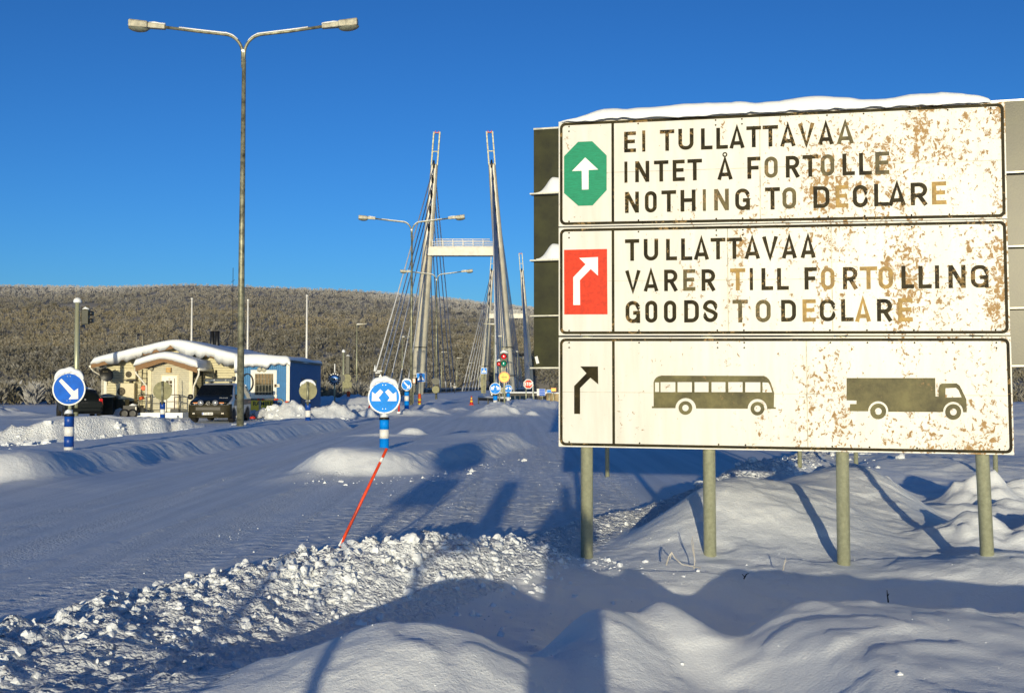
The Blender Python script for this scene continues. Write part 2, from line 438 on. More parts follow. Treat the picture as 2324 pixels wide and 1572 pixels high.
    # islands further off
    for (cx, cy, sx, sy, hh) in ((-5.6, 60.0, 1.7, 1.2, .30), (-4.3, 61.5, .8, .6, .30), (-3.3, 72, .8, 4, .22), (-1.0, 59.5, 1.1, 2.2, .46), (-.2, 64, 1.5, 5, .36), (1.1, 59, .32, .4, .20), (.2, 58.5, .25, .3, .14), (0.5, 77, 2.0, 6, .45),
                                 (-5.8, 78, 1.2, 6, .35), (-6.8, 105, 1.2, 8, .35), (4.6, 76, 4.0, 2.0, .46), (9, 83, 5, 5, .28), (-9.6, 74, 2.6, 2.4, .75), (-12.5, 84, 4, 5, .8)):
        m_ = bump(X, Y, cx, cy, sx, sy, hh, pw=3.0)
        z += m_ * (1 + .5 * fbm(X * .9, Y * .9, 121, 3)) + sst(.05, .25, m_) * .10 * np.abs(fbm(X * 2.2, Y * 2.2, 123, 3))
    # beyond the customs yard the ground falls to the river
    z -= 9.0 * sst(132, 200, Y + .35 * np.abs(X + 6))
    z += near * .004 * fbm(X * 2.2, Y * 2.2, 131, 3)
    return z
def H(x, y): return float(height(np.array([x]), np.array([y]))[0])

def axis_lines(parts):
    out = []
    for a, b, st in parts: out += list(np.arange(a, b, st))
    return np.array(out + [parts[-1][1]])
xl = axis_lines([(-3000, -400, 260), (-400, -80, 16), (-80, -34, 1.2), (-34, -15, .22), (-15, -6, .12), (-6, -4, .06), (-4, 5.2, .032), (5.2, 9, .07), (9, 20, .2), (20, 60, 1.2), (60, 400, 16), (400, 3000, 260)])
yl = axis_lines([(-300, -30, 20), (-30, -4, 1.5), (-4, 4, .25), (4, 15, .036), (15, 26, .075), (26, 44, .11), (44, 70, .14), (70, 110, .6), (110, 220, 3), (220, 400, 20), (400, 4000, 300)])
GX, GY = np.meshgrid(xl, yl)
GZ = height(GX, GY)
nx, ny = len(xl), len(yl)
idx = np.arange(nx * ny).reshape(ny, nx)
faces = np.stack([idx[:-1, :-1], idx[:-1, 1:], idx[1:, 1:], idx[1:, :-1]], -1).reshape(-1, 4)
M_SNOW = snow_material("snow", 1.0)
M_SNOW2 = snow_material("snow_soft", 0.5)
M_RUBBLE = snow_rough("snow_rubble", 21.0, .9)
M_ROAD = snow_rough("snow_road", 30.0, .62, True)
ground = np_mesh("ground", np.stack([GX, GY, GZ], -1).reshape(-1, 3), faces, [M_SNOW, M_RUBBLE, M_ROAD, snow_rough("snow_crust", 60.0, .13)])
FX = (GX[:-1, :-1] + GX[1:, 1:]) / 2; FY = (GY[:-1, :-1] + GY[1:, 1:]) / 2; FZ = (GZ[:-1, :-1] + GZ[1:, 1:]) / 2
_d, _s, _p = polydist(FX, FY, BANK)
_d = _d + .22 * fbm(FX * 1.1, FY * 1.1, 201, 4)
_w = np.where(_s > 0, .40, lin(_p, [1.5, 1.7, 1.7, 1.35, 1.15, 1.1, 1.0, .75, .6, .5, .5, .6, .5, .4, .4, .4, .4, .4]))
_db, _sb, _pb = polydist(FX, FY, BANK_B)
mi_ = np.where((_d < _w) | ((_db < 1.1) & (_sb < 0) & (FZ > .08)) | ((FX > -13) & (FX < -6.5) & (FY > 51) & (FY < 56.5) & (FZ > .15)), 1, np.where((_s > 0) & (FZ < .11 + .05 * fbm(FX * 1.5, FY * 1.5, 203, 2)) & (FY < 140), 2, np.where((FX > .9) & (FY < 7.0) & (_s < 0), 3, 0))).astype(np.int32).ravel()
ground.data.polygons.foreach_set("material_index", mi_)
tag(ground, "snow covered road and verge", None, None, "structure")

# lumps of ploughed snow lying on the banks
def ico(sub):
    bm = bmesh.new(); bmesh.ops.create_icosphere(bm, subdivisions=sub, radius=1.0)
    v = np.array([q.co[:] for q in bm.verts]); f = np.array([[q.index for q in t.verts] for t in bm.faces]); bm.free()
    return v, f
ICO = {1: ico(1), 2: ico(2)}
def lump_mesh(P, rad, seed, sub, sink):
    IV, IF = ICO[sub]
    rg = np.random.default_rng(seed)
    n = len(P)
    ph = rg.uniform(0, 50, (n, 1, 3))
    q = IV[None] * 1.4 + ph
    disp = 1 + .85 * fbm(q[..., 0] + q[..., 2] * .7, q[..., 1] - q[..., 2] * .5, seed, 2)
    V = IV[None] * disp[..., None] * rg.uniform(.6, 1.3, (n, 1, 3)) * rad[:, None, None]
    an = rg.uniform(0, 6.28, n); c, s = np.cos(an)[:, None], np.sin(an)[:, None]
    X = V[..., 0] * c - V[..., 1] * s; Y = V[..., 0] * s + V[..., 1] * c; Z = V[..., 2] * .85
    zz = height(P[:, 0], P[:, 1])
    verts = np.stack([X + P[:, :1], Y + P[:, 1:2], Z + (zz + rad * (.5 - sink))[:, None]], -1).reshape(-1, 3)
    return verts, (IF[None] + (np.arange(n) * len(IV))[:, None, None]).reshape(-1, 3)
def lumps(name, P, rad, seed, mt, sink=.62):
    big = rad > .030
    v1, f1 = lump_mesh(P[big], rad[big], seed, 2, sink); v2, f2 = lump_mesh(P[~big], rad[~big], seed + 1, 1, sink)
    o = np_mesh(name, np.concatenate([v1, v2]), np.concatenate([f1, f2 + len(v1)]), mt, smooth=False)
    return tag(o, None, None, None, "stuff")
def along(pts, n, off, rg, lo=0.0, hi=None):
    hi = len(pts) - 1 if hi is None else hi
    t = rg.uniform(lo, hi, n); i = np.minimum(t.astype(int), len(pts) - 2); f = t - i
    A = np.array([p[:2] for p in pts]); a, b = A[i], A[i + 1]
    d = b - a; L = np.linalg.norm(d, axis=1, keepdims=True); nrm = np.stack([d[:, 1], -d[:, 0]], -1) / L    # right hand side
    return a + d * f[:, None] + nrm * off(n)[:, None]
rg = np.random.default_rng(5)
P1 = along(BANK, 7200, lambda n: np.abs(rg.normal(.0, .66, n)) - .24, rg, 1.2, 7.8)
P1b = along(BANK, 900, lambda n: rg.normal(.12, .34, n), rg, 7, 12.5)
P1c = along(BANK, 500, lambda n: rg.normal(.5, .5, n), rg, 11, 14)
r_ = lambda n, a, b: a + (b - a) * rg.power(.13, n)
P2 = along(BANK_B, 240, lambda n: rg.normal(.9, .35, n), rg)
P3 = along([(-11.9, 53), (-9.9, 52), (-7.8, 52.8)], 90, lambda n: rg.normal(.3, .5, n), rg)
P4 = along([(-3.6, 18.2), (-2.4, 18.4), (-1.4, 18.8), (0.2, 24)], 70, lambda n: rg.normal(0, .22, n), rg)
P5 = along([(-12, 22), (-14, 25), (-13, 28.5)], 60, lambda n: rg.normal(0, .5, n), rg)
n7 = 5000
Vr = 6.5 + 17 * rg.power(1.3, n7); Ur = rg.uniform(-9, 1.5, n7)
P7 = np.stack([Ur * math.cos(R(9)) + Vr * math.sin(R(9)), -Ur * math.sin(R(9)) + Vr * math.cos(R(9))], -1)
Uc7 = Ur + 0.0016 * Vr * Vr * np.exp(-Vr / 80)
db7, sb7, _ = polydist(P7[:, 0], P7[:, 1], BANK)
P7 = P7[(sb7 > 0) & (db7 > .3) & (fbm(Uc7 * .55, Vr * .03, 21, 2) > .04) & (P7[:, 1] > 4)]
P9 = along(BANK, 70, lambda n: np.abs(rg.normal(.1, .55, n)) - .1, rg, 1.5, 7.5)
P8 = np.stack([rg.uniform(-1.2, 5.5, 420), rg.uniform(4.3, 10.5, 420)], -1)
P = np.concatenate([P9, P8, P1, P1b, P1c, P2, P3, P4, P5, P7])
rad = np.concatenate([r_(len(P9), .030, .060), r_(len(P8), .003, .020), r_(len(P1), .004, .036), r_(len(P1b), .004, .034), r_(len(P1c), .02, .08), r_(len(P2), .03, .16), r_(len(P3), .03, .2), r_(len(P4), .015, .09), r_(len(P5), .03, .14), r_(len(P7), .003, .011)])
lumps("snow_clods", P, rad, 9, M_SNOW2)

# ------------------------------------------------------------------ hill across the river and its frosted birch scrub
RIDGE = [(-700, 668), (-250, 655), (0, 650), (250, 650), (430, 648), (560, 651), (700, 657), (880, 668), (1040, 681), (1150, 692), (1210, 699), (1400, 722), (1800, 772), (2300, 820), (2900, 850)]
def ridge_ang(px):
    return (876 - np.interp(px, [r[0] for r in RIDGE], [r[1] for r in RIDGE])) / 2500.0
D0, D1 = 330.0, 900.0
def hill_z(X, Y):
    px = 1162 + 2500 * X / Y
    t = np.clip((Y - D0) / (D1 - D0), 0, 1.25)
    k = np.where(t < 1, 1 - (1 - t) ** 1.7, 1.0)
    base = -9 + (CAM_Z + ridge_ang(px) * Y * k + 9) * sst(0, .06, t)
    dome = np.where(Y > D1, -(Y - D1) * .12, 0)
    return base + dome + 5.0 * fbm(X * .012, Y * .012, 7, 3) * sst(0, .2, t) * (1 - .6 * t)
hx = np.linspace(-900, 1400, 200); hy = np.linspace(D0, 1300, 80)
HX, HY = np.meshgrid(hx, hy); HXX = HX * (HY / 900.0)
HZ = hill_z(HXX, HY)
i2 = np.arange(HX.size).reshape(HX.shape)
hf = np.stack([i2[:-1, :-1], i2[:-1, 1:], i2[1:, 1:], i2[1:, :-1]], -1).reshape(-1, 4)
M_HILL = mat("hill_snow", (.30, .28, .25), .9, var=.25, scale=.05, col2=(.10, .09, .065))
tag(np_mesh("hill", np.stack([HXX, HY, HZ], -1).reshape(-1, 3), hf, M_HILL), "low wooded hill", None, None, "structure")

def scrub_material():
    m = bpy.data.materials.new("frosted_birch"); m.use_nodes = True
    n, l = m.node_tree.nodes, m.node_tree.links
    b = n["Principled BSDF"]; b.inputs["Roughness"].default_value = .9; b.inputs["Specular IOR Level"].default_value = .1
    at_ = n.new("ShaderNodeAttribute"); at_.attribute_name = "tone"; at_.attribute_type = 'GEOMETRY'
    l.new(at_.outputs["Color"], b.inputs["Base Color"])
    return m
M_SCRUB = scrub_material()
def scrub(name, px, D, z, hgt, nblade, seed, frost, warm, thin=1.0):
    """leafless frosted birches: each a spray of thin up-swept twig blades"""
    rg = np.random.default_rng(seed); n = len(px)
    X = (px - 1162) / 2500.0 * D
    k = nblade
    # blade root near the stem, tip swept out and up
    t = rg.uniform(.12, .95, (n, k)); az = rg.uniform(0, 6.283, (n, k))
    spread = hgt[:, None] * (.10 + .34 * np.sin(np.pi * np.clip(t * .85 + .12, 0, 1)))
    rt = np.stack([X[:, None] + .45 * spread * np.cos(az), D[:, None] + .45 * spread * np.sin(az), z[:, None] + hgt[:, None] * (t * .72)], -1)
    ln = hgt[:, None] * rg.uniform(.16, .34, (n, k))
    dirv = np.stack([np.cos(az) * .55, np.sin(az) * .55, rg.uniform(.35, 1.0, (n, k))], -1)
    dirv /= np.linalg.norm(dirv, axis=-1, keepdims=True)
    sd = rg.normal(0, 1, (n, k, 3)); sd[..., 2] *= .35; sd[..., 1] *= .4
    sd -= dirv * (sd * dirv).sum(-1, keepdims=True); sd /= np.linalg.norm(sd, axis=-1, keepdims=True)
    wd = (ln * thin * rg.uniform(.16, .34, (n, k)))[..., None]
    ln = ln[..., None]
    a, bq, c, d = rt, rt + dirv * ln * .55 + sd * wd, rt + dirv * ln, rt + dirv * ln * .5 - sd * wd
    V = np.stack([a, bq, c, d], 2).reshape(-1, 3)
    F = np.arange(len(V)).reshape(-1, 4)
    o = np_mesh(name, V, F, M_SCRUB, smooth=False)
    brown = np.array([.142, .130, .092]); dark = np.array([.078, .072, .052]); straw = np.array([.215, .185, .115]); white = np.array([.44, .44, .44])
    u = rg.uniform(0, 1, n)[:, None]; wv = warm[:, None]; fv = frost[:, None]
    c0 = dark + (brown - dark) * u
    c0 = c0 * (1 - wv) + straw * wv
    c0 = c0 * (1 - fv) + white * fv
    colr = np.repeat(c0[:, None], k, 1) * rg.uniform(.85, 1.15, (n, k, 1))
    tipf = np.clip((t - .55) * 1.6, 0, 1)[..., None] * .22 * rg.uniform(0, 1, (n, k, 1))
    colr = colr * (1 - tipf) + white * tipf
    colr = np.repeat(colr.reshape(-1, 1, 3), 4, 1).reshape(-1, 3)
    at_ = o.data.color_attributes.new("tone", 'FLOAT_COLOR', 'POINT')
    at_.data.foreach_set("color", np.concatenate([np.clip(colr, 0, 1), np.ones((len(colr), 1))], 1).astype(np.float32).ravel())
    return tag(o, None, None, None, "stuff")
rg = np.random.default_rng(77)
n = 30000
px = np.where(rg.uniform(0, 1, n) < .78, rg.uniform(-420, 1420, n), rg.uniform(1420, 2900, n))
# pick depth so that the picture's height is covered evenly
u = rg.uniform(0.0, 1.0, n)
tt = 1 - (1 - u) ** (1 / 1.25)
D = D0 + 12 + (D1 - D0 + 12) * tt
X = (px - 1162) / 2500 * D
keep = fbm(X * .02, D * .012, 15, 3) > -.62
px, D, u, X = px[keep], D[keep], tt[keep], X[keep]
z = hill_z(X, D)
hgt = rg.uniform(2.0, 3.9, len(D)) * (1.15 - .40 * u)
patch = fbm(X * .013, D * .006, 23, 3)
frost = np.clip(.12 + .75 * sst(.5, 1.0, u) + .5 * patch * sst(.2, .8, u) + rg.normal(0, .09, len(D)), 0, .9)
warm = np.clip(.75 * sst(-.05, .35, fbm(X * .011 + 9, D * .010, 29, 3)) * (1 - sst(.45, .85, u)) + rg.normal(0, .1, len(D)), 0, .9)
scrub("birch_wood", px, D, z - .2, hgt, 24, 3, frost, warm, .8)
# thicket on this bank, behind the yard
n = 900
px = np.concatenate([rg.uniform(-260, 330, n // 2), rg.uniform(640, 900, n // 4), rg.uniform(1420, 2900, n // 3)])
D = rg.uniform(92, 150, len(px)); X = (px - 1162) / 2500 * D
scrub("shrub_thicket", px, D, height(X, D) - .2, rg.uniform(1.3, 2.9, len(D)), 70, 6, np.clip(rg.normal(.22, .2, len(D)), 0, .85), np.clip(rg.normal(.25, .2, len(D)), 0, .8), .5)

# ------------------------------------------------------------------ stroke lettering (highway capitals)
def _arc(cx, cy, rx, ry, a0, a1, n=8):
    return [(cx + rx * math.cos(R(a0 + (a1 - a0) * i / n)), cy + ry * math.sin(R(a0 + (a1 - a0) * i / n))) for i in range(n + 1)]
def glyph(ch, w, s):
    """centre lines of a capital, height 1, width w, stroke s"""
    h = s / 2; L, Rr, B, T = h, w - h, h, 1 - h; m = .52; r = min(.24, (w - s) / 2); cx = w / 2
    ov = [(L, .5)] + [(L, T - r)] + _arc(L + r, T - r, r, r, 180, 90) + _arc(Rr - r, T - r, r, r, 90, 0) + _arc(Rr - r, B + r, r, r, 0, -90) + _arc(L + r, B + r, r, r, 270, 180) + [(L, .5)]
    G = {
        'E': [[(Rr + h, T), (L, T), (L, B), (Rr + h, B)], [(L, m), (Rr + h * .4, m)]],
        'I': [[(cx, 0), (cx, 1)]], 'T': [[(0, T), (w, T)], [(cx, 0), (cx, T)]],
        'U': [[(L, 1), (L, B + r)] + _arc(L + r, B + r, r, r, 180, 270) + _arc(Rr - r, B + r, r, r, 270, 360) + [(Rr, 1)]],
        'L': [[(L, 1), (L, B), (w, B)]], 'F': [[(L, 0), (L, T), (w, T)], [(L, m - .02), (w * .86, m - .02)]],
        'A': [[(h * .85, 0), (cx, 1 - h * .2), (w - h * .85, 0)], [(w * .24, .24), (w * .76, .24)]],
        'V': [[(h * .85, 1), (cx, h * .2), (w - h * .85, 1)]],
        'N': [[(L, 0), (L, 1)], [(Rr, 0), (Rr, 1)], [(L, 1 - h * .3), (Rr, h * .3)]],
        'H': [[(L, 0), (L, 1)], [(Rr, 0), (Rr, 1)], [(L, m), (Rr, m)]],
        'O': [ov], 'D': [[(L, B), (L, T), (Rr - r, T)] + _arc(Rr - r, T - r, r, r, 90, 0) + _arc(Rr - r, B + r, r, r, 0, -90) + [(L, B)]],
        'C': [[(Rr, .70), (Rr, T - r)] + _arc(Rr - r, T - r, r, r, 0, 90) + _arc(L + r, T - r, r, r, 90, 180) + _arc(L + r, B + r, r, r, 180, 270) + _arc(Rr - r, B + r, r, r, 270, 360) + [(Rr, .30)]],
        'G': [[(Rr, .70), (Rr, T - r)] + _arc(Rr - r, T - r, r, r, 0, 90) + _arc(L + r, T - r, r, r, 90, 180) + _arc(L + r, B + r, r, r, 180, 270) + _arc(Rr - r, B + r, r, r, 270, 330) + [(Rr, .12)], [(w * .52, .46), (Rr, .46), (Rr, 0)]],
        'R': [[(L, 0), (L, T), (Rr - r, T)] + _arc(Rr - r * 1.0, T - r, r, r, 90, -90) + [(L, T - 2 * r)], [(cx, T - 2 * r), (Rr + h * .35, 0)]],
        'P': [[(L, 0), (L, T), (Rr - r, T)] + _arc(Rr - r * 1.0, T - r, r, r, 90, -90) + [(L, T - 2 * r)]],
        'S': [[(Rr, .72), (Rr, T - r)] + _arc(Rr - r, T - r, r, r, 0, 90) + _arc(L + r, T - r, r, r, 90, 180) + [(L, .66), (L + r * .5, .56), (Rr - r * .5, .46), (Rr, .36)] + _arc(Rr - r, B + r, r, r, 0, -90) + _arc(L + r, B + r, r, r, 270, 180) + [(L, .28)]],
    }
    return G[ch]
def stroke_polys(line, s):
    """mitred band round a centre line: list of quads in 2-D"""
    P = [Vector(p) for p in line]
    Q = [P[0]]
    for p in P[1:]:
        if (p - Q[-1]).length > 1e-4: Q.append(p)
    P = Q; n = len(P); Lf, Rt = [], []
    closed = (P[0] - P[-1]).length < 1e-3
    for i in range(n):
        if closed and i in (0, n - 1): a, b = P[n - 2], P[1]
        else: a, b = P[max(i - 1, 0)], P[min(i + 1, n - 1)]
        d1 = (P[i] - a) if (P[i] - a).length > 1e-6 else (b - P[i]); d2 = (b - P[i]) if (b - P[i]).length > 1e-6 else (P[i] - a)
        d1.normalize(); d2.normalize()
        n1 = Vector((-d1.y, d1.x)); n2 = Vector((-d2.y, d2.x)); mm = (n1 + n2)
        mm = mm.normalized() if mm.length > 1e-6 else n1
        k = min(1.0 / max(mm.dot(n1), .35), 1.9)
        Lf.append(P[i] + mm * s / 2 * k); Rt.append(P[i] - mm * s / 2 * k)
    return [(Lf[i], Lf[i + 1], Rt[i + 1], Rt[i]) for i in range(n - 1)]

# ------------------------------------------------------------------ the customs sign
SL, SR = at(1268, 1013, 10.2), at(2302, 1032, 9.4)
SO = Vector((SL.x, SL.y, 0))
SU = Vector((SR.x - SL.x, SR.y - SL.y, 0)).normalized()
SN = Vector((SU.y, -SU.x, 0))                      # towards the viewer
SBASE = Vector((SO.x + SU.x * 2.0, SO.y + SU.y * 2.0, 0))
def sp(px, py):
    """picture point -> (along, up) on the sign's face, metres"""
    d = ray(px, py); c = Vector((0, 0, CAM_Z))
    t = (SO - c).dot(SN) / d.dot(SN)
    q = c + d * t
    return ((q - SO).dot(SU), q.z)
def sw(u, z, off=0.0):
    q = SO + SU * u + SN * off
    return Vector((q.x, q.y, z))

def sign_white():
    m = bpy.data.materials.new("weathered_sign_white"); m.use_nodes = True
    n, l = m.node_tree.nodes, m.node_tree.links
    b = n["Principled BSDF"]
    tc = n.new("ShaderNodeTexCoord")
    def mapn(sc):
        t = n.new("ShaderNodeMapping"); t.inputs["Scale"].default_value = sc; l.new(tc.outputs["Object"], t.inputs["Vector"]); return t.outputs[0]
    def nz(vec, sc, det=8, ro=.7, dist=0.0):
        t = n.new("ShaderNodeTexNoise"); t.inputs["Scale"].default_value = sc; t.inputs["Detail"].default_value = det; t.inputs["Roughness"].default_value = ro; t.inputs["Distortion"].default_value = dist
        l.new(vec, t.inputs["Vector"]); return t.outputs[0]
    def rng(v, a, bb, c=0, d=1):
        t = n.new("ShaderNodeMapRange"); t.inputs["From Min"].default_value = a; t.inputs["From Max"].default_value = bb; t.inputs["To Min"].default_value = c; t.inputs["To Max"].default_value = d
        l.new(v, t.inputs["Value"]); return t.outputs[0]
    def mth(op, a, c):
        t = n.new("ShaderNodeMath"); t.operation = op
        for i, q in enumerate((a, c)):
            if isinstance(q, (int, float)): t.inputs[i].default_value = q
            else: l.new(q, t.inputs[i])
        return t.outputs[0]
    patch = nz(mapn((1.9, 1.9, .75)), 1.0, 4, .6)          # where peeling gathers (upright streaks)
    fine = nz(mapn((1, 1, .8)), 24.0, 10, .74, .6)
    sep = n.new("ShaderNodeSeparateXYZ"); l.new(tc.outputs["Object"], sep.inputs[0])
    east = rng(sep.outputs[0], -2.0, 1.9, -.075, .075)      # more peeling on the right half
    v = mth('ADD', mth('ADD', fine, mth('MULTIPLY', mth('SUBTRACT', patch, .5), .62)), east)
    peel = rng(v, .592, .606)
    speck = rng(nz(mapn((1, 1, .6)), 48.0, 5, .6), .70, .73)
    peel = mth('MAXIMUM', peel, mth('MULTIPLY', speck, .8))
    grime = rng(nz(mapn((3, 3, .35)), 3.0, 6, .6), .35, .75)
    mx0 = n.new("ShaderNodeMix"); mx0.data_type = 'RGBA'
    mx0.inputs["A"].default_value = (.67, .66, .60, 1); mx0.inputs["B"].default_value = (.57, .55, .48, 1)
    l.new(grime, mx0.inputs["Factor"])
    mx = n.new("ShaderNodeMix"); mx.data_type = 'RGBA'
    rust = n.new("ShaderNodeMix"); rust.data_type = 'RGBA'
    rust.inputs["A"].default_value = (.40, .255, .11, 1); rust.inputs["B"].default_value = (.22, .14, .06, 1)
    l.new(rng(fine, .55, .75), rust.inputs["Factor"])
    l.new(peel, mx.inputs["Factor"]); l.new(mx0.outputs["Result"], mx.inputs["A"]); l.new(rust.outputs["Result"], mx.inputs["B"])
    l.new(mx.outputs["Result"], b.inputs["Base Color"])
    l.new(rng(peel, 0, 1, .40, .85), b.inputs["Roughness"])
    b.inputs["Specular IOR Level"].default_value = .45
    wav = nz(mapn((1, 1, 1)), 5.0, 5, .6); fine2 = nz(mapn((1, 1, 2.2)), 60.0, 4, .6)
    hgt = mth('ADD', mth('MULTIPLY', wav, .6), mth('SUBTRACT', mth('MULTIPLY', fine2, .35), mth('MULTIPLY', peel, .5)))
    bp = n.new("ShaderNodeBump"); bp.inputs["Strength"].default_value = .35; bp.inputs["Distance"].default_value = .006
    l.new(hgt, bp.inputs["Height"]); l.new(bp.outputs[0], b.inputs["Normal"])
    return m
M_SIGNW = sign_white()
M_SIGND = mat("sign_dark_film", (.026, .020, .006), .46, var=.5, scale=9, bump=.15, bscale=70, spec=.07)
M_SIGNF = mat("sign_faded_film", (.10, .080, .026), .5, var=.35, scale=14, bump=.1, spec=.2)
M_SIGNG = mat("sign_gold_film", (.36, .225, .05), .5, var=.25, scale=14, bump=.1, spec=.25)
M_FRAME = mat("sign_frame_dark", (.028, .023, .008), .5, var=.5, scale=5, spec=.08)
M_RIM = mat("sign_rim_light", (.50, .47, .36), .5, var=.3, scale=8)
M_GREEN = mat("sign_green", (.005, .26, .13), .5, var=.12, scale=20, stretch=(1, 1, 6), spec=.2)
M_RED = mat("sign_red", (.66, .035, .006), .5, var=.12, scale=30, spec=.2)
M_SYMW = mat("sign_symbol_white", (.80, .79, .76), .4, var=.04)
M_OLIVEF = mat("sign_vehicle_film", (.125, .112, .042), .5, var=.3, scale=5, bump=.1, spec=.2)
M_GALV = mat("galvanised_steel", (.42, .43, .28), .36, .35, var=.10, scale=30, bump=.05)
M_GALV2 = mat("galvanised_lamp_steel", (.25, .25, .17), .5, .45, var=.35, scale=5, bump=.1)

def flake(m, amt):
    n, l = m.node_tree.nodes, m.node_tree.links; b = n["Principled BSDF"]
    tc = n.new("ShaderNodeTexCoord")
    t = n.new("ShaderNodeTexNoise"); t.inputs["Scale"].default_value = 26; t.inputs["Detail"].default_value = 9; t.inputs["Roughness"].default_value = .75
    t2 = n.new("ShaderNodeTexNoise"); t2.inputs["Scale"].default_value = 2.2; t2.inputs["Detail"].default_value = 3
    for q in (t, t2): l.new(tc.outputs["Object"], q.inputs["Vector"])
    ad = n.new("ShaderNodeMath"); ad.operation = 'MULTIPLY_ADD'; ad.inputs[1].default_value = .6; l.new(t2.outputs[0], ad.inputs[0]); l.new(t.outputs[0], ad.inputs[2])
    rp = n.new("ShaderNodeMapRange"); rp.inputs["From Min"].default_value = amt; rp.inputs["From Max"].default_value = amt + .02; l.new(ad.outputs[0], rp.inputs["Value"])
    mx = n.new("ShaderNodeMix"); mx.data_type = 'RGBA'; mx.inputs["B"].default_value = (.24, .155, .06, 1)
    l.new(b.inputs["Base Color"].links[0].from_socket, mx.inputs["A"]); l.new(rp.outputs[0], mx.inputs["Factor"]); l.new(mx.outputs["Result"], b.inputs["Base Color"])
for m_, a_ in ((M_SIGND, .90), (M_SIGNF, .88), (M_SIGNG, .90), (M_FRAME, .93), (M_OLIVEF, .93)): flake(m_, a_)
cs = thing("customs_sign", "big weathered white customs board with black capitals and peeling paint on four round posts", "sign", SBASE)
def _loc(o): return SBASE
PAN = [((1268, 277), (2281, 231), (1268, 514), (2286, 496)), ((1268, 517), (2286, 498), (1268, 761), (2293, 760)), ((1268, 765), (2294, 764), (1268, 1013), (2302, 1032))]
def quadfn(corners):
    c = [sp(*p) for p in corners]
    def f(u, v):   # u 0..1 left-right, v 0..1 top-bottom
        a = [c[0][i] * (1 - u) + c[1][i] * u for i in (0, 1)]; b_ = [c[2][i] * (1 - u) + c[3][i] * u for i in (0, 1)]
        return (a[0] * (1 - v) + b_[0] * v, a[1] * (1 - v) + b_[1] * v)
    return f, c
def rrect(x0, y0, x1, y1, r, n=5):
    o = []
    for cx, cy, a0 in ((x1 - r, y1 - r, 0), (x0 + r, y1 - r, 90), (x0 + r, y0 + r, 180), (x1 - r, y0 + r, 270)):
        for i in range(n + 1):
            a = R(a0 + 90 * i / n); o.append((cx + r * math.cos(a), cy + r * math.sin(a)))
    return o
def on_sign(mb, poly, z0, z1, mi=0):
    mb.prism(poly, lambda u, z, t: sw(u, z, t), z0, z1, mi)
def px_poly(pts, conv):
    return [sp(*conv(*p)) for p in pts]
cA = lambda x, y: (1180.17 + x * .27344, 181.56 + y * .27344)
cB = lambda x, y: (1755.1 + x * .26949, 181.56 + y * .26949)
cC = lambda x, y: (1180.17 + x * .27344, 514.4 + y * .27344)
cD = lambda x, y: (1755.1 + x * .34646, 514.4 + y * .34646)
cE = lambda x, y: (1240.7 + x * .26042, 756.5 + y * .26042)
panels = []
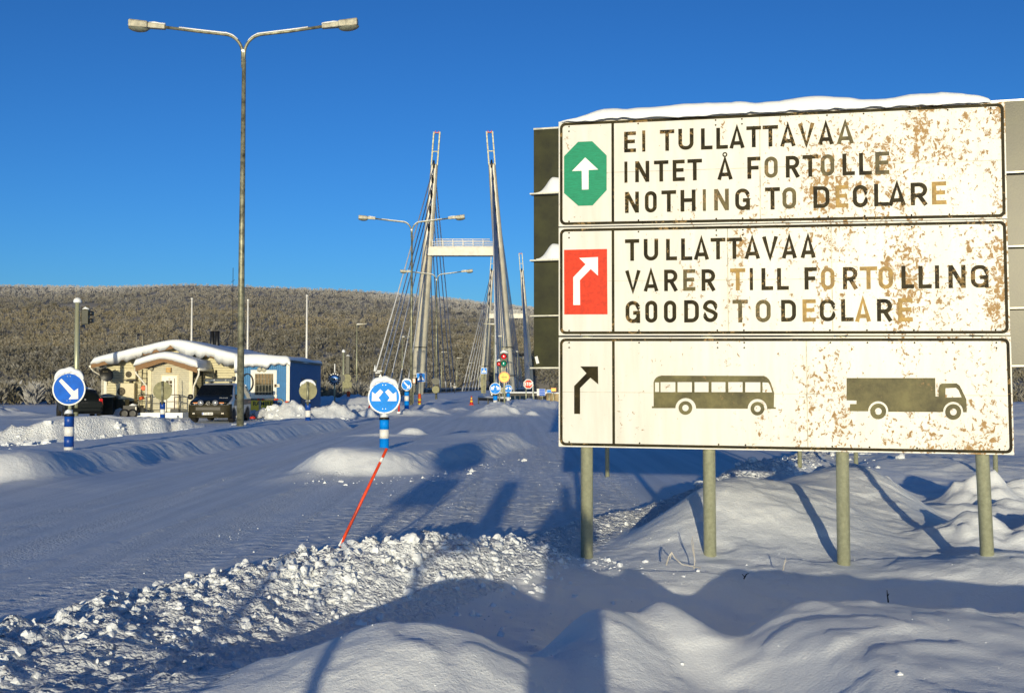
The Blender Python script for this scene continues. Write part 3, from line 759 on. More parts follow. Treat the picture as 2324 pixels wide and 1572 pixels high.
for k, cor in enumerate(PAN):
    f, c = quadfn(cor)
    mb = MB()
    rim = [f(0, 0), f(1, 0), f(1, 1), f(0, 1)]
    on_sign(mb, rim, -.045, 0.0)
    p = mb.build("panel", M_SIGNW, cs, SBASE)
    panels.append(p)
    # dark border line with rounded corners, and the upright line right of the symbol field
    W_, H_ = (c[1][0] - c[0][0]), (c[0][1] - c[2][1])
    ins, bw, rad_ = .012, .025, .05
    def bil(x, y):
        u, v = x / W_, y / H_
        return f(u, v)
    outer = rrect(ins, ins, W_ - ins, H_ - ins, rad_); inner = rrect(ins + bw, ins + bw, W_ - ins - bw, H_ - ins - bw, rad_ * .62)
    mb = MB(); n = len(outer)
    vs = [sw(*bil(*q), .003) for q in outer] + [sw(*bil(*q), .003) for q in inner]
    mb.add(vs, [(i, (i + 1) % n, n + (i + 1) % n, n + i) for i in range(n)])
    xl_ = [sp(1391, 400)[0], sp(1391.5, 640)[0], sp(1392.5, 890)[0]][k] - c[0][0]
    on_sign(mb, [bil(xl_ - .012, ins + bw), bil(xl_ + .012, ins + bw), bil(xl_ + .012, H_ - ins - bw), bil(xl_ - .012, H_ - ins - bw)], .001, .0032)
    mb.build("border", M_FRAME, p, SBASE)
    # sheet joints and the metal rim
    mb = MB()
    seams = [([(1725, .0), (1730, 1.0)],), ([(1650, .0), (1652, 1.0)], [(1885, 0), (1888, 1)]), ([(1826, .0), (1830, 1.0)],)][k]
    for (sg,) in [(q,) for q in seams]:
        x0 = (sp(sg[0][0], 400)[0] - c[0][0])
        on_sign(mb, [bil(x0 - .004, .02), bil(x0 + .004, .02), bil(x0 + .004, H_ - .02), bil(x0 - .004, H_ - .02)], .0008, .0022)
    on_sign(mb, [bil(.02, H_ * .5 - .002), bil(W_ - .02, H_ * .5 - .002), bil(W_ - .02, H_ * .5 + .002), bil(.02, H_ * .5 + .002)], .0006, .0018)
    o = mb.build("sheet_joint", M_RIM, p, SBASE)
    # rivets along the edges
    mb = MB()
    for i, u in enumerate((.025, .19, .37, .43, .62, .70, .80, .88, .97)):
        for v in ((.05, .095) if i in (0, 2, 3, 8) else (.05,)):
            q = f(u, v); mb.lathe([(.009, 0), (.008, .004), (.0, .006)], (0, 0, 0), 8, axis='z') if False else None
            cc = sw(q[0], q[1], .002)
            mb.add([cc + SU * .008 * math.cos(a) + Vector((0, 0, .008 * math.sin(a))) for a in [i2 * math.pi / 4 for i2 in range(8)]] + [cc + SN * .005], [(i2, (i2 + 1) % 8, 8) for i2 in range(8)])
        q = f(u, .955); cc = sw(q[0], q[1], .002)
        mb.add([cc + SU * .008 * math.cos(a) + Vector((0, 0, .008 * math.sin(a))) for a in [i2 * math.pi / 4 for i2 in range(8)]] + [cc + SN * .005], [(i2, (i2 + 1) % 8, 8) for i2 in range(8)])
    mb.build("rivets", M_FRAME, p, SBASE)["kind"] = "stuff"

def letters(spec, conv, mbs):
    """spec: (char, left, right, top, bottom, tone) in crop pixels"""
    for ch, x0, x1, y0, y1, tone in spec:
        g = 'A' if ch == 'Å' else ch
        a, b_ = sp(*conv(x0, y1)), sp(*conv(x1, y0))
        hgt = b_[1] - a[1]; wid = (b_[0] - a[0]) / hgt
        sk = .174 if ch != 'I' else wid
        for ln in glyph(g, wid, sk):
            for qd in stroke_polys(ln, sk):
                zz = .0045 + random.random() * .0004
                mbs[tone].add([sw(a[0] + q.x * hgt, a[1] + q.y * hgt, zz) for q in qd], [(0, 1, 2, 3)])
        if ch == 'Å':
            cx, cz = (a[0] + b_[0]) / 2, b_[1] + .033
            for qd in stroke_polys([(cx + .017 * math.cos(i * math.pi / 6), cz + .017 * math.sin(i * math.pi / 6)) for i in range(13)], .011):
                mbs[tone].add([sw(q.x, q.y, .0045) for q in qd], [(0, 1, 2, 3)])
LET = {0: [
    (cA, [('E', 865, 963, 428, 603, 0), ('I', 1015, 1040, 420, 597, 0), ('T', 1162, 1281, 412, 592, 0), ('U', 1315, 1440, 402, 583, 0), ('L', 1503, 1597, 400, 580, 0), ('L', 1630, 1725, 395, 575, 0), ('A', 1740, 1862, 388, 570, 0), ('T', 1880, 2000, 382, 562, 0), ('T', 2015, 2142, 375, 557, 0),
          ('I', 867, 892, 678, 855, 0), ('N', 957, 1073, 672, 850, 0), ('T', 1113, 1232, 667, 846, 0), ('E', 1268, 1367, 662, 842, 0), ('T', 1391, 1511, 655, 836, 0), ('Å', 1640, 1763, 648, 830, 0), ('F', 1888, 1995, 637, 822, 0), ('O', 2030, 2138, 635, 815, 1), ('R', 2207, 2318, 628, 812, 0),
          ('N', 872, 987, 927, 1105, 0), ('O', 1037, 1135, 922, 1102, 0), ('T', 1175, 1296, 915, 1097, 0), ('H', 1333, 1457, 910, 1093, 0), ('I', 1518, 1543, 907, 1088, 1), ('N', 1612, 1733, 903, 1085, 1), ('G', 1787, 1908, 900, 1083, 0), ('T', 2035, 2157, 890, 1078, 0)]),
    (cB, [('A', 60, 185, 373, 562, 0), ('V', 212, 345, 362, 552, 0), ('A', 380, 505, 358, 547, 0), ('A', 537, 675, 350, 540, 1),
          ('T', 247, 375, 630, 818, 0), ('O', 400, 513, 625, 810, 1), ('L', 583, 685, 618, 805, 0), ('L', 723, 828, 612, 802, 0), ('E', 860, 975, 603, 797, 1),
          ('O', 78, 192, 903, 1088, 1), ('D', 338, 472, 893, 1080, 0), ('E', 525, 630, 885, 1075, 2), ('C', 670, 795, 883, 1075, 0), ('L', 850, 970, 873, 1065, 0), ('A', 970, 1112, 868, 1060, 0), ('R', 1158, 1295, 862, 1057, 0), ('E', 1337, 1455, 855, 1050, 2)])],
  1: [
    (cC, [('T', 872, 990, 103, 285, 0), ('U', 1028, 1147, 100, 283, 0), ('L', 1213, 1303, 100, 280, 0), ('L', 1338, 1430, 97, 280, 0), ('A', 1445, 1567, 93, 275, 0), ('T', 1583, 1705, 92, 273, 0), ('T', 1717, 1842, 90, 270, 0), ('A', 1865, 1990, 87, 268, 0), ('V', 2012, 2140, 80, 265, 0),
          ('V', 875, 1000, 362, 538, 0), ('A', 1028, 1147, 360, 537, 0), ('R', 1197, 1307, 355, 535, 0), ('E', 1355, 1455, 353, 533, 1), ('R', 1508, 1620, 352, 533, 0), ('T', 1745, 1870, 345, 530, 2), ('I', 1908, 1933, 343, 527, 0), ('L', 2005, 2100, 342, 527, 0), ('L', 2135, 2230, 342, 525, 0),
          ('G', 877, 997, 615, 800, 0), ('O', 1040, 1140, 613, 797, 0), ('O', 1195, 1297, 612, 797, 0), ('D', 1363, 1485, 608, 795, 0), ('S', 1520, 1640, 607, 793, 0), ('T', 1765, 1890, 605, 795, 1), ('O', 1957, 2080, 605, 793, 1)]),
    (cD, [('A', 57, 152, 60, 208, 0), ('A', 180, 275, 57, 205, 0),
          ('F', 205, 285, 265, 412, 0), ('O', 313, 400, 267, 413, 2), ('R', 457, 550, 263, 410, 0), ('T', 567, 680, 260, 410, 2), ('O', 690, 783, 258, 408, 2), ('L', 840, 920, 255, 405, 0), ('L', 952, 1035, 255, 405, 0), ('I', 1060, 1085, 253, 405, 0), ('N', 1148, 1258, 250, 403, 0), ('G', 1295, 1408, 250, 400, 0),
          ('D', 52, 148, 478, 622, 0), ('E', 192, 277, 475, 622, 2), ('C', 305, 407, 475, 620, 0), ('L', 445, 525, 473, 620, 0), ('A', 537, 637, 470, 622, 2), ('R', 680, 777, 472, 620, 0), ('E', 818, 912, 468, 622, 2)])]}
for k in LET:
    mbs = [MB(), MB(), MB()]
    for conv, spec in LET[k]: letters(spec, conv, mbs)
    big = MB()
    for i, m_ in enumerate(mbs): big.add(m_.v, m_.f, i)
    big.build("lettering", [M_SIGND, M_SIGNF, M_SIGNG], panels[k], SBASE, fix=False)

def flat(name, mats, parent, layers):
    mb = MB()
    for poly, mi, z in layers:
        mb.add([sw(u, v, z) for u, v in poly], [tuple(range(len(poly)))], mi)
    o = mb.build(name, mats, parent, SBASE, fix=False)
    me = o.data
    for p_ in me.polygons:
        if p_.normal.dot(SN) < 0: p_.flip()
    return o
flat("green_octagon", [M_GREEN, M_SYMW], panels[0], [
    (px_poly([(482, 515), (600, 510), (720, 628), (720, 915), (603, 1042), (485, 1045), (366, 940), (366, 635)], cA), 0, .005),
    (px_poly([(542, 645), (650, 745), (570, 750), (570, 910), (515, 912), (513, 755), (432, 758)], cA), 1, .008)])
flat("red_field", [M_RED, M_SYMW], panels[1], [
    (px_poly([(366, 193), (723, 185), (727, 727), (368, 728)], cC), 0, .005),
    (px_poly([(443, 650), (443, 420), (545, 313), (492, 260), (648, 253), (648, 407), (588, 352), (498, 445), (500, 650)], cC), 1, .008)])
flat("black_arrow", [M_SIGND], panels[2], [(px_poly([(240, 700), (240, 457), (347, 347), (293, 287), (448, 287), (450, 443), (382, 385), (292, 475), (292, 700)], cE), 0, .005)])
def arcpts(cx, cy, r, a0, a1, n=10): return [(cx + r * math.cos(R(a0 + (a1 - a0) * i / n)), cy - r * math.sin(R(a0 + (a1 - a0) * i / n))) for i in range(n + 1)]
bus = [(917, 650), (917, 634), (933, 634), (932, 425), (940, 402), (955, 384), (978, 371), (1005, 366), (1885, 369), (1915, 378), (1938, 400), (1955, 432), (1982, 515), (1980, 640), (1997, 642), (1997, 656), (1922, 656)] + arcpts(1837, 655, 85, 0, 180, 12) + [(1752, 655), (1302, 653)] + arcpts(1212, 652, 90, 0, 180, 12) + [(1122, 650)]
lay = [(px_poly(bus, cE), 0, .0045)]
for x0, x1, y0, y1 in ((945, 980, 426, 508), (993, 1122, 424, 510), (1141, 1266, 424, 510), (1289, 1411, 424, 510), (1437, 1558, 424, 510), (1583, 1707, 424, 510), (1731, 1862, 425, 511)):
    lay.append((px_poly([(x0, y0), (x1, y0), (x1, y1), (x0, y1)], cE), 1, .0075))
lay.append((px_poly([(1881, 426), (1930, 428), (1942, 445), (1965, 512), (1881, 512)], cE), 1, .0075))
for cx, cy in ((1210, 648), (1837, 654)):
    lay += [(px_poly(arcpts(cx, cy, 60, 0, 345, 23), cE), 0, .0075), (px_poly(arcpts(cx, cy, 28, 0, 345, 23), cE), 1, .0095)]
flat("bus_symbol", [M_OLIVEF, M_SIGNW], panels[2], lay)
truck = [(480, 990), (1060, 990), (1062, 1110), (1083, 1112), (1083, 1060), (1090, 1035), (1105, 1026), (1200, 1025), (1220, 1040), (1245, 1090), (1264, 1130), (1267, 1214), (1245, 1214)] + arcpts(1178, 1212, 66, 0, 180, 12) + [(1110, 1213), (752, 1211)] + arcpts(687, 1208, 66, 0, 180, 12) + [(615, 1208), (502, 1207), (502, 1160), (545, 1160), (545, 1138), (480, 1136)]
lay = [(px_poly(truck, cD), 0, .0045), (px_poly([(1127, 1057), (1195, 1054), (1212, 1070), (1232, 1116), (1125, 1118)], cD), 1, .0075)]
for cx, cy in ((687, 1208), (1178, 1212)):
    lay += [(px_poly(arcpts(cx, cy, 52, 0, 345, 23), cD), 0, .0075), (px_poly(arcpts(cx, cy, 22, 0, 345, 23), cD), 1, .0095)]
flat("truck_symbol", [M_OLIVEF, M_SIGNW], panels[2], lay)
# rails at the back and posts
for px0, by, tx in ((1328, 1290, 1328), (1611, 1298, 1608), (1918, 1315, 1914), (2248, 1262, 2234)):
    u0, _ = sp(tx, 1015); u1, zb = sp(px0, by)
    q0, q1 = sw(u0, 1.0, -.115), sw(u1 + (u1 - u0) * .35, -.35, -.115)
    mb = MB().cyl(tuple(q1), tuple(sw(u0 - (u1 - u0) * 2.0, 3.4, -.115)), .057, 20)
    mb.build("post", M_GALV, cs, SBASE)
mb = MB()
for z in (1.25, 2.0, 2.35, 2.95, 3.3, 3.85):
    a, b_ = sw(.05, z, -.05), sw(3.85, z + (.08 if z > 3.2 else .02), -.05)
    mb.tube([a, b_], .012, 6)
mb.build("back_rail", M_GALV, cs, SBASE)
# snow lying along the top edge
f0, c0 = quadfn(PAN[0])
def ridge_snow(i, j):
    N_, K_ = 90, 13
    u = i / (N_ - 1); a = math.pi * j / (K_ - 1)
    xx = 0.0 + 3.80 * u; uu = xx / (c0[1][0] - c0[0][0])
    q = f0(min(uu, 1), 0)
    e = max(0.0, 1 - abs(2 * u - 1) ** 14) ** .5
    h = (.02 + .085 * sst(0, .22, np.array(u)).item() + .018 * math.sin(u * 23) + .05 * float(fbm(np.array([u * 9.]), np.array([1.5]), 3, 4)[0])) * e + .004
    hw = .085 * e + .012
    lip = .024 * float(fbm(np.array([u * 38.]), np.array([7.5]), 5, 3)[0])
    off = -.035 + hw * math.cos(a); hz = h * math.sin(a) ** .7
    if a < .01: hz = lip - .012
    return sw(q[0], q[1] + .002 + hz, off)
MB().grid(lambda i, j: ridge_snow(i, j), 90, 13).build("snow_cap", M_SNOW2, cs, SBASE)

# ------------------------------------------------------------------ the board behind it, seen from its back
M_OLIVE = mat("olive_steel", (.032, .033, .008), .34, .0, var=.22, scale=3, bump=.05, spec=.26)
M_SHELF = mat("light_aluminium", (.55, .54, .45), .45, .4, var=.15)
BL, BR = at(1212, 500, 19.6), at(2560, 500, 17.2)
BU = Vector((BR.x - BL.x, BR.y - BL.y, 0)).normalized(); BN = Vector((BU.y, -BU.x, 0)); BO = Vector((BL.x, BL.y, 0))
def bp_(px, py):
    d = ray(px, py); c = Vector((0, 0, CAM_Z)); t = (BO - c).dot(BN) / d.dot(BN); q = c + d * t
    return ((q - BO).dot(BU), q.z)
def bw_(u, z, off=0.0):
    q = BO + BU * u + BN * off; return Vector((q.x, q.y, z))
board = thing("direction_board", "tall olive board standing behind the customs sign, snow on its ledges", "sign", bw_(4, 0))
BB = bw_(4, 0)
ROWS = [(296, 443), (443, 593), (593, 718), (718, 835)]
WB = 9.6
for r0, r1 in ROWS:
    z0, z1 = bp_(1214, r0)[1], bp_(1214, r1)[1]
    mb = MB()
    mb.prism([(0, z0), (WB, z0), (WB, z1 + .02), (0, z1 + .02)], lambda u, v, t: bw_(u, v, t), -.02, .02)
    pn = mb.build("back_panel", M_OLIVE, board, BB)
    mb = MB()
    mb.prism([(-.04, z1 - .012), (WB, z1 - .012), (WB, z1 + .012), (-.04, z1 + .012)], lambda u, v, t: bw_(u, v, t), -.01, .16)
    mb.build("ledge", M_SHELF, board, BB)
    if r1 < 800:
        # drift of snow heaped on the ledge
        def drift(i, j, z1=z1, r1=r1):
            s_, a = i / 30, j / 8 * math.pi / 2
            k = sst(0, .35, np.array(s_)).item()
            hh = (.10 + .16 * k * (0.3 if r1 > 700 else 1)) * (1 - .0 * s_) * (0.12 + .88 * k) + .015
            u = (.05 if r1 < 700 else .62) + 0.9 * s_
            return bw_(u, z1 + .015 + hh * math.sin(a) * (1 + .08 * math.sin(s_ * 7)) * (1 - sst(.55, 1.0, np.array(s_)).item() * .8), .021 + .13 * math.cos(a) * (.2 + .8 * k))
        MB().grid(drift, 31, 9).build("snow_drift", M_SNOW2, board, BB)
mb = MB()
mb.prism([(0, bp_(1214, 296)[1]), (WB, bp_(1214, 296)[1]), (WB, bp_(1214, 296)[1] + .03), (0, bp_(1214, 296)[1] + .03)], lambda u, v, t: bw_(u, v, t), -.04, .04)
mb.build("top_rail", M_SHELF, board, BB)
for u, zb in ((.9 + bp_(1815, 1050)[0] - .9, -.3), (bp_(1943, 1045)[0], -.3), (7.6, -.3), (1.3, -.3)):
    MB().cyl(bw_(u, zb, -.06), bw_(u, 5.8, -.06), .038, 12).build("post", M_GALV, board, BB)
# a slip of paper stuck to the lowest panel
c_ = [bp_(1650 * .60523 + x * .16171, 726.27 + y * .16171) for x, y in ((1333, 515), (1372, 505), (1398, 603), (1357, 614))]
mb = MB(); mb.add([bw_(u, v, .024) for u, v in c_], [(0, 1, 2, 3)])
mb.build("sticker", M_SYMW, board, BB)

# ------------------------------------------------------------------ street lamps
M_LAMPH = mat("lamp_housing", (.42, .40, .30), .55, var=.25, scale=6)
M_LENS = mat("lamp_lens", (.16, .17, .13), .2, var=.2, scale=10, spec=.6)
M_WHITEP = mat("white_paint", (.78, .77, .72), .45, var=.06, scale=12)
M_BLUE = mat("sign_blue", (.004, .115, .56), .5, var=.10, scale=7, spec=.15)
M_BLUE2 = mat("sign_bright_blue", (.003, .24, .78), .5, var=.08, scale=9, spec=.12)
M_DBLUE = mat("post_blue", (.006, .06, .33), .4, var=.18, scale=7)
M_ALU = mat("sign_back_alu", (.17, .165, .080), .55, .2, var=.18, scale=6)
M_BLACK = mat("black_plastic", (.012, .012, .012), .45, var=.3, scale=8)
M_DGREEN = mat("signal_housing_green", (.035, .038, .022), .5, var=.25, scale=6)
M_YELLOW = mat("sign_yellow", (.84, .60, .03), .45, var=.08)
M_ORANGE = mat("orange_paint", (.75, .10, .012), .45, var=.15, scale=9)
M_REDP = mat("red_paint", (.55, .025, .015), .45, var=.18, scale=8)
M_PERSON = mat("pictogram_black", (.015, .015, .015), .5, var=.1)

def snow_blob(path, rad, name, parent, off=(0, 0, 0), wob=.25, flat_=.75):
    """rounded ribbon of snow lying on something"""
    mb = MB(); P = [Vector(p) for p in path]; n = len(P); K = 10
    def fn(i, j):
        t = (P[min(i + 1, n - 1)] - P[max(i - 1, 0)]).normalized()
        side = Vector((0, 0, 1)).cross(t); side = side.normalized() if side.length > .1 else Vector((1, 0, 0))
        a = 2 * math.pi * j / K; r = rad[i] if isinstance(rad, (list, tuple)) else rad
        r *= 1 + wob * math.sin(i * 2.7 + j * 1.1)
        return P[i] + side * math.cos(a) * r + Vector((0, 0, 1)) * math.sin(a) * r * flat_
    mb.grid(fn, n, 1) if False else None
    vs = [fn(i, j) for i in range(n) for j in range(K)]
    mb.add(vs, [(i * K + j, i * K + (j + 1) % K, (i + 1) * K + (j + 1) % K, (i + 1) * K + j) for i in range(n - 1) for j in range(K)], 0, True)
    mb.add([fn(0, j) for j in range(K)], [tuple(range(K))]); mb.add([fn(n - 1, j) for j in range(K)], [tuple(range(K))])
    return mb.build(name, M_SNOW2, parent, off)

def make_lamp(loc, label, grp):
    t = thing("street_lamp", label, "street lamp", loc, 0, grp)
    MB().tube([(0, 0, -.6), (0, 0, 5.5), (.02, 0, 11.65)], [.118, .095, .062], 16).build("pole", M_GALV2, t)
    for s in (-1, 1):
        up = .30 if s > 0 else .26
        pth = [(s * .02, 0, 11.4), (s * .03, 0, 11.85)]
        for k in range(1, 9):
            a = k / 8 * R(80)
            pth.append((s * (.03 + .62 * (1 - math.cos(a))), 0, 11.85 + .62 * math.sin(a) * 1.0))
        x1, z1 = abs(pth[-1][0]), pth[-1][2]
        pth += [(s * (x1 + .9), 0, z1 + .10), (s * (x1 + 2.0), 0, z1 + .10 + up * .55)]
        am = MB().tube(pth, .048, 12).build("arm", M_GALV2, t)
        sn = [(q[0], q[1], q[2] + .045) for q in pth[3:]]
        cut = sn[1:] if s > 0 else sn[2:]
        fin = cut[-1]; cut = cut[:-1] + [tuple(cut[-2][i] * .45 + fin[i] * .55 for i in range(3))]
        snow_blob(cut, .042, "snow_strip", am, wob=.2)
        ex, ez = s * (x1 + 2.0), z1 + .10 + up * .55
        sl = up * .35
        # gear neck, then the wide head with its bowl below
        hd = MB()
        def seg(a, b_, w0, h0, w1, h1, mi=0):
            za, zb = ez + sl * a, ez + sl * b_
            vs = []
            for x, zz, w_, h_ in ((a, za, w0, h0), (b_, zb, w1, h1)):
                vs += [(s * (abs(ex) + x), y, zz + q) for y, q in ((-w_ / 2, -h_ * .45), (w_ / 2, -h_ * .45), (w_ / 2, h_ * .35), (w_ * .3, h_ * .55), (-w_ * .3, h_ * .55), (-w_ / 2, h_ * .35))]
            hd.add(vs, [(i, (i + 1) % 6, 6 + (i + 1) % 6, 6 + i) for i in range(6)] + [tuple(range(6))[::-1], tuple(range(6, 12))], mi)
        seg(-.05, .48, .16, .16, .2, .18); h1 = hd.build("neck", M_LAMPH, t, bevel=.012)
        hd = MB(); seg(.48, 1.08, .34, .22, .34, .25); h2 = hd.build("head", M_LAMPH, t, bevel=.03)
        lens = MB()
        def lf(i, j):
            a = 2 * math.pi * i / 20; q = j / 5 * math.pi / 2
            x = .80 + .33 * math.cos(a) * math.cos(q); y = .17 * math.sin(a) * math.cos(q)
            return (s * (abs(ex) + x), y, ez + sl * x - .105 - .13 * math.sin(q))
        lens.grid(lf, 20, 6, wrap_u=True); lens.build("lens", M_LENS, h2)
        snow_blob([(s * (abs(ex) + q), 0, ez + sl * q + .09) for q in (-.06, .1, .3, .46)], [.05, .06, .07, .05], "snow_strip", h1, wob=.2)
    snow_blob([(0, -.05, 11.93), (0, 0, 11.95), (0, .05, 11.93)], .06, "snow_strip", t)
    return t
LG = "double-armed street lamps along the road"
p = at(545, 970, 34.6)
lamp = make_lamp((p.x, p.y, p.z - .02), "tall grey double-armed street lamp rising before the van, nearest and largest of three", LG)
for px, py, D, lb in ((933, 918, 75, "grey double-armed street lamp in front of the left bridge pylon, middle one of three"), (990, 905, 110, "double-armed street lamp farthest off, standing between the bridge cables")):
    q = at(px, py, D); o = copy_tree(lamp); o.location = q; o["label"] = lb
# ground rises to the pole: snow collar is part of the terrain

# single-armed lamps on the bridge and its approach
def make_mast(loc, label, h, s):
    t = thing("bridge_lamp", label, "street lamp", loc, 0, "single-armed lamps along the bridge")
    MB().tube([(0, 0, -1), (0, 0, h)], [.08, .05], 10).build("pole", M_GALV, t)
    mb = MB(); L_ = 1.15
    mb.add([(s * x, y, h + z) for x in (-.1, L_) for y, z in ((-.16, -.03), (.16, -.03), (.13, .10), (-.13, .10))], [(0, 1, 2, 3)[::-1], (4, 5, 6, 7), (0, 1, 5, 4), (1, 2, 6, 5), (2, 3, 7, 6), (3, 0, 4, 7)])
    for i in range(4, 8): mb.v[i] = (mb.v[i][0], mb.v[i][1], mb.v[i][2] + .14)
    hd = mb.build("head", M_LAMPH, t, bevel=.03)
    mb = MB().add([(s * x, y, h + .125 + .11 * x) for x in (0, L_ * .95) for y in (-.12, 0, .12)], [(0, 1, 4, 3), (1, 2, 5, 4)])
    mb.box((s * .5, 0, h + .16), (1.0, .22, .06)); mb.build("snow_cap", M_SNOW2, hd)
    return t
AX0, AXK = -13.95, .0384                     # bridge axis: x = AX0 + AXK * y
for i, (px, py, D, s, lb) in enumerate((
        (810, 738, 125, 1, "thin lamp with pale flat head left of the bridge, by the traffic mirror"),
        (913, 766, 152, 1, "thin bridge lamp just left of the left pylon's foot"),
        (955, 784, 180, 1, "dark bridge lamp showing right of the left pylon, above the crossing sign"),
        (1002, 800, 215, 1, "bridge lamp seen among the left pylon's cables, right of the third double lamp"),
        (1037, 813, 255, 1, "small bridge lamp left of the second pylon pair, larger of two there"),
        (1066, 824, 300, 1, "small bridge lamp among fanned cables, left of the far crossing sign"),
        (1086, 832, 350, 1, "smallest far bridge lamp close to the far crossing sign"),
        (1138, 765, 140, -1, "bridge lamp whose head shows just above the traffic light"),
        (1122, 738, 118, -1, "bridge lamp with pale head left of the right pylon, above the crossing sign"),
        (1175, 799, 185, -1, "dark bridge lamp right of the right pylon, pointing left"),
        (1184, 811, 225, -1, "small dark bridge lamp before the far right pylon"),
        (1203, 832, 290, -1, "far bridge lamp just above the red stop sign"))):
    z = at(px, py, D).z
    x = at(px, py, D).x
    hgt = max(z - .4, 4.0)
    make_mast((x, D, z - hgt), lb, hgt, s)

# ------------------------------------------------------------------ round and square road signs
def disc_mb(mb, c, r, y0, y1, mi=0, n=40, face=-1):
    mb.prism([(r * math.cos(2 * math.pi * i / n), r * math.sin(2 * math.pi * i / n)) for i in range(n)], lambda u, v, t: (c[0] + u, c[1] + t, c[2] + v), y0, y1, mi)
def arrow_poly(kind, k):
    """white arrow outline; y up, sign of radius 1"""
    if kind == 'right':   # from upper left to lower right
        P = [(-.60, .47), (-.45, .62), (.32, -.13), (.56, .04), (.58, -.60), (-.0, -.62), (.16, -.40)]
    else:                 # one of a diverging pair, lower right
        P = [(.06, .33), (.24, .50), (.55, .20), (.74, .34), (.76, -.22), (.20, -.22), (.34, -.02)]
        if kind == 'dl': P = [(-x, y) for x, y in P][::-1]
    return [(x * k, y * k) for x, y in P]
def make_bollard_sign(loc, label, kinds, r=.32, blue=None, dark=True, snow=True, front=True, pole_h=.42, bands=((0, .22, 'w'), (.22, .56, 'b'), (.56, .80, 'w'), (.80, 1.22, 'b')), grp="blue direction discs on striped posts", rz=0.0, wpost=.115, name="keep_side_sign"):
    t = thing(name, label, "road sign", loc, rz, grp)
    blue = blue or M_BLUE
    top = bands[-1][1]
    # striped reflective post
    for a, b_, c in bands:
        MB().lathe([(wpost, a if a > 0 else -.5), (wpost, b_)], n=20).build("post_band", M_WHITEP if c == 'w' else (M_DBLUE if blue is M_BLUE else blue), t)
    MB().lathe([(wpost + .006, top - .03), (wpost + .006, top + .015), (.03, top + .03)], n=20).build("post_cap", M_BLACK if dark else M_FRAME, t)
    cz = top + pole_h + r * .82
    MB().cyl((0, .02, top - .2), (0, .02, cz + r * 1.05), .035, 12).build("pole", M_GALV, t)
    d = MB()
    disc_mb(d, (0, 0, cz), r, -.040, -.022, 0, 48)
    face = d.build("disc", M_WHITEP if front else M_ALU, t)
    if front:
        mb = MB(); disc_mb(mb, (0, 0, cz), r * .92, -.043, -.041, 0, 48); mb.build("blue_field", blue, face)
        mb = MB()
        for kd in kinds: mb.prism(arrow_poly(kd, r), lambda u, v, q: (u, q, cz + v), -.0455, -.0435)
        mb.build("arrow", M_WHITEP, face)
        mb = MB()
        for z in ((-.70,) if not snow else (-.70, .76)):
            for x in (-.09, .09): mb.lathe([(.008, -.048), (.008, -.042)], (x * r, 0, cz + z * r), 8, axis='y')
        mb.build("screw_heads", M_GALV, face)["kind"] = "stuff"
    else:
        mb = MB(); mb.cyl((0, -.085, top - .1), (0, -.085, cz + r * 1.02), .045, 14); mb.box((0, -.05, cz - r * .3), (.12, .03, .04)); mb.box((0, -.05, cz + r * .4), (.12, .03, .04)); mb.build("bracket", M_GALV2, face)  # bracket pole in the darker steel: its shade is put into the colour
    if snow:
        mb = MB(); N_ = 25
        def fn(i, j):
            a = R(148 - (148 - 34) * i / (N_ - 1)); q = j / 9 * 2 * math.pi
            e = max(0, 1 - abs(2 * i / (N_ - 1) - 1) ** 3)
            th = (.015 + .055 * e * (1 + .5 * float(vnoise(np.array([i * .31]), np.array([loc[0] * 3.]), 5)[0]))) * (r / .32)
            rr = r * 1.0 + th * .50 + th * math.sin(q) * (.9 if math.sin(q) > 0 else .75 + .9 * float(vnoise(np.array([i * .7]), np.array([loc[0] * 5.]), 8)[0]))
            return (rr * math.cos(a), -.032 + (.045 * e + .01) * math.cos(q) * (r / .32), cz + rr * math.sin(a))
        mb.grid(lambda i, j: fn(i, j), N_, 10); mb.build("snow_cap", M_SNOW2, t)
        snow_blob([(-wpost * .7, -.03, top + .04), (0, -.04, top + .06), (wpost * .8, -.02, top + .05)], [.05, .075, .05], "snow_cap", t, wob=.3)
    return t
def gz(x, y): return H(x, y)
s1 = at(156, 1028, 21.3); make_bollard_sign((s1.x, s1.y, s1.z), "blue disc with one white arrow at far left, thick snow cap, on blue-white banded post", ['right'], .32, bands=((0, .12, 'w'), (.12, .33, 'b'), (.33, .51, 'w'), (.51, .74, 'b')), pole_h=.235, wpost=.09)
s2 = at(872, 1007, 22.0); make_bollard_sign((s2.x, s2.y, s2.z), "bright blue disc with two white arrows behind the leaning red stick", ['dr', 'dl'], .325, M_BLUE2, bands=((0, .11, 'b'), (.11, .29, 'w'), (.29, .51, 'b')), pole_h=.15, wpost=.095)
s3 = at(923, 919, 66); make_bollard_sign((s3.x, s3.y, s3.z), "small blue disc with one white arrow beside the second lamp's foot", ['right'], .32, M_BLUE2, bands=((0, .25, 'b'), (.25, .55, 'w'), (.55, .82, 'b')), pole_h=.12, wpost=.14)
s4 = at(1124, 925, 62); make_bollard_sign((s4.x, s4.y, s4.z), "blue disc with two white arrows left of the traffic light's pole", ['dr', 'dl'], .32, M_BLUE2, bands=((0, .12, 'b'), (.12, .42, 'w'), (.42, .70, 'b')), pole_h=.12, wpost=.12, snow=False)
s5 = at(1153.5, 918, 88); make_bollard_sign((s5.x, s5.y, s5.z), "smaller blue disc with two white arrows partly hidden by the traffic light's pole", ['dr', 'dl'], .32, M_BLUE2, bands=((0, .25, 'b'), (.25, .6, 'w'), (.6, .95, 'b')), pole_h=.06, wpost=.14, snow=False)
bk = "backs of round signs on striped posts"
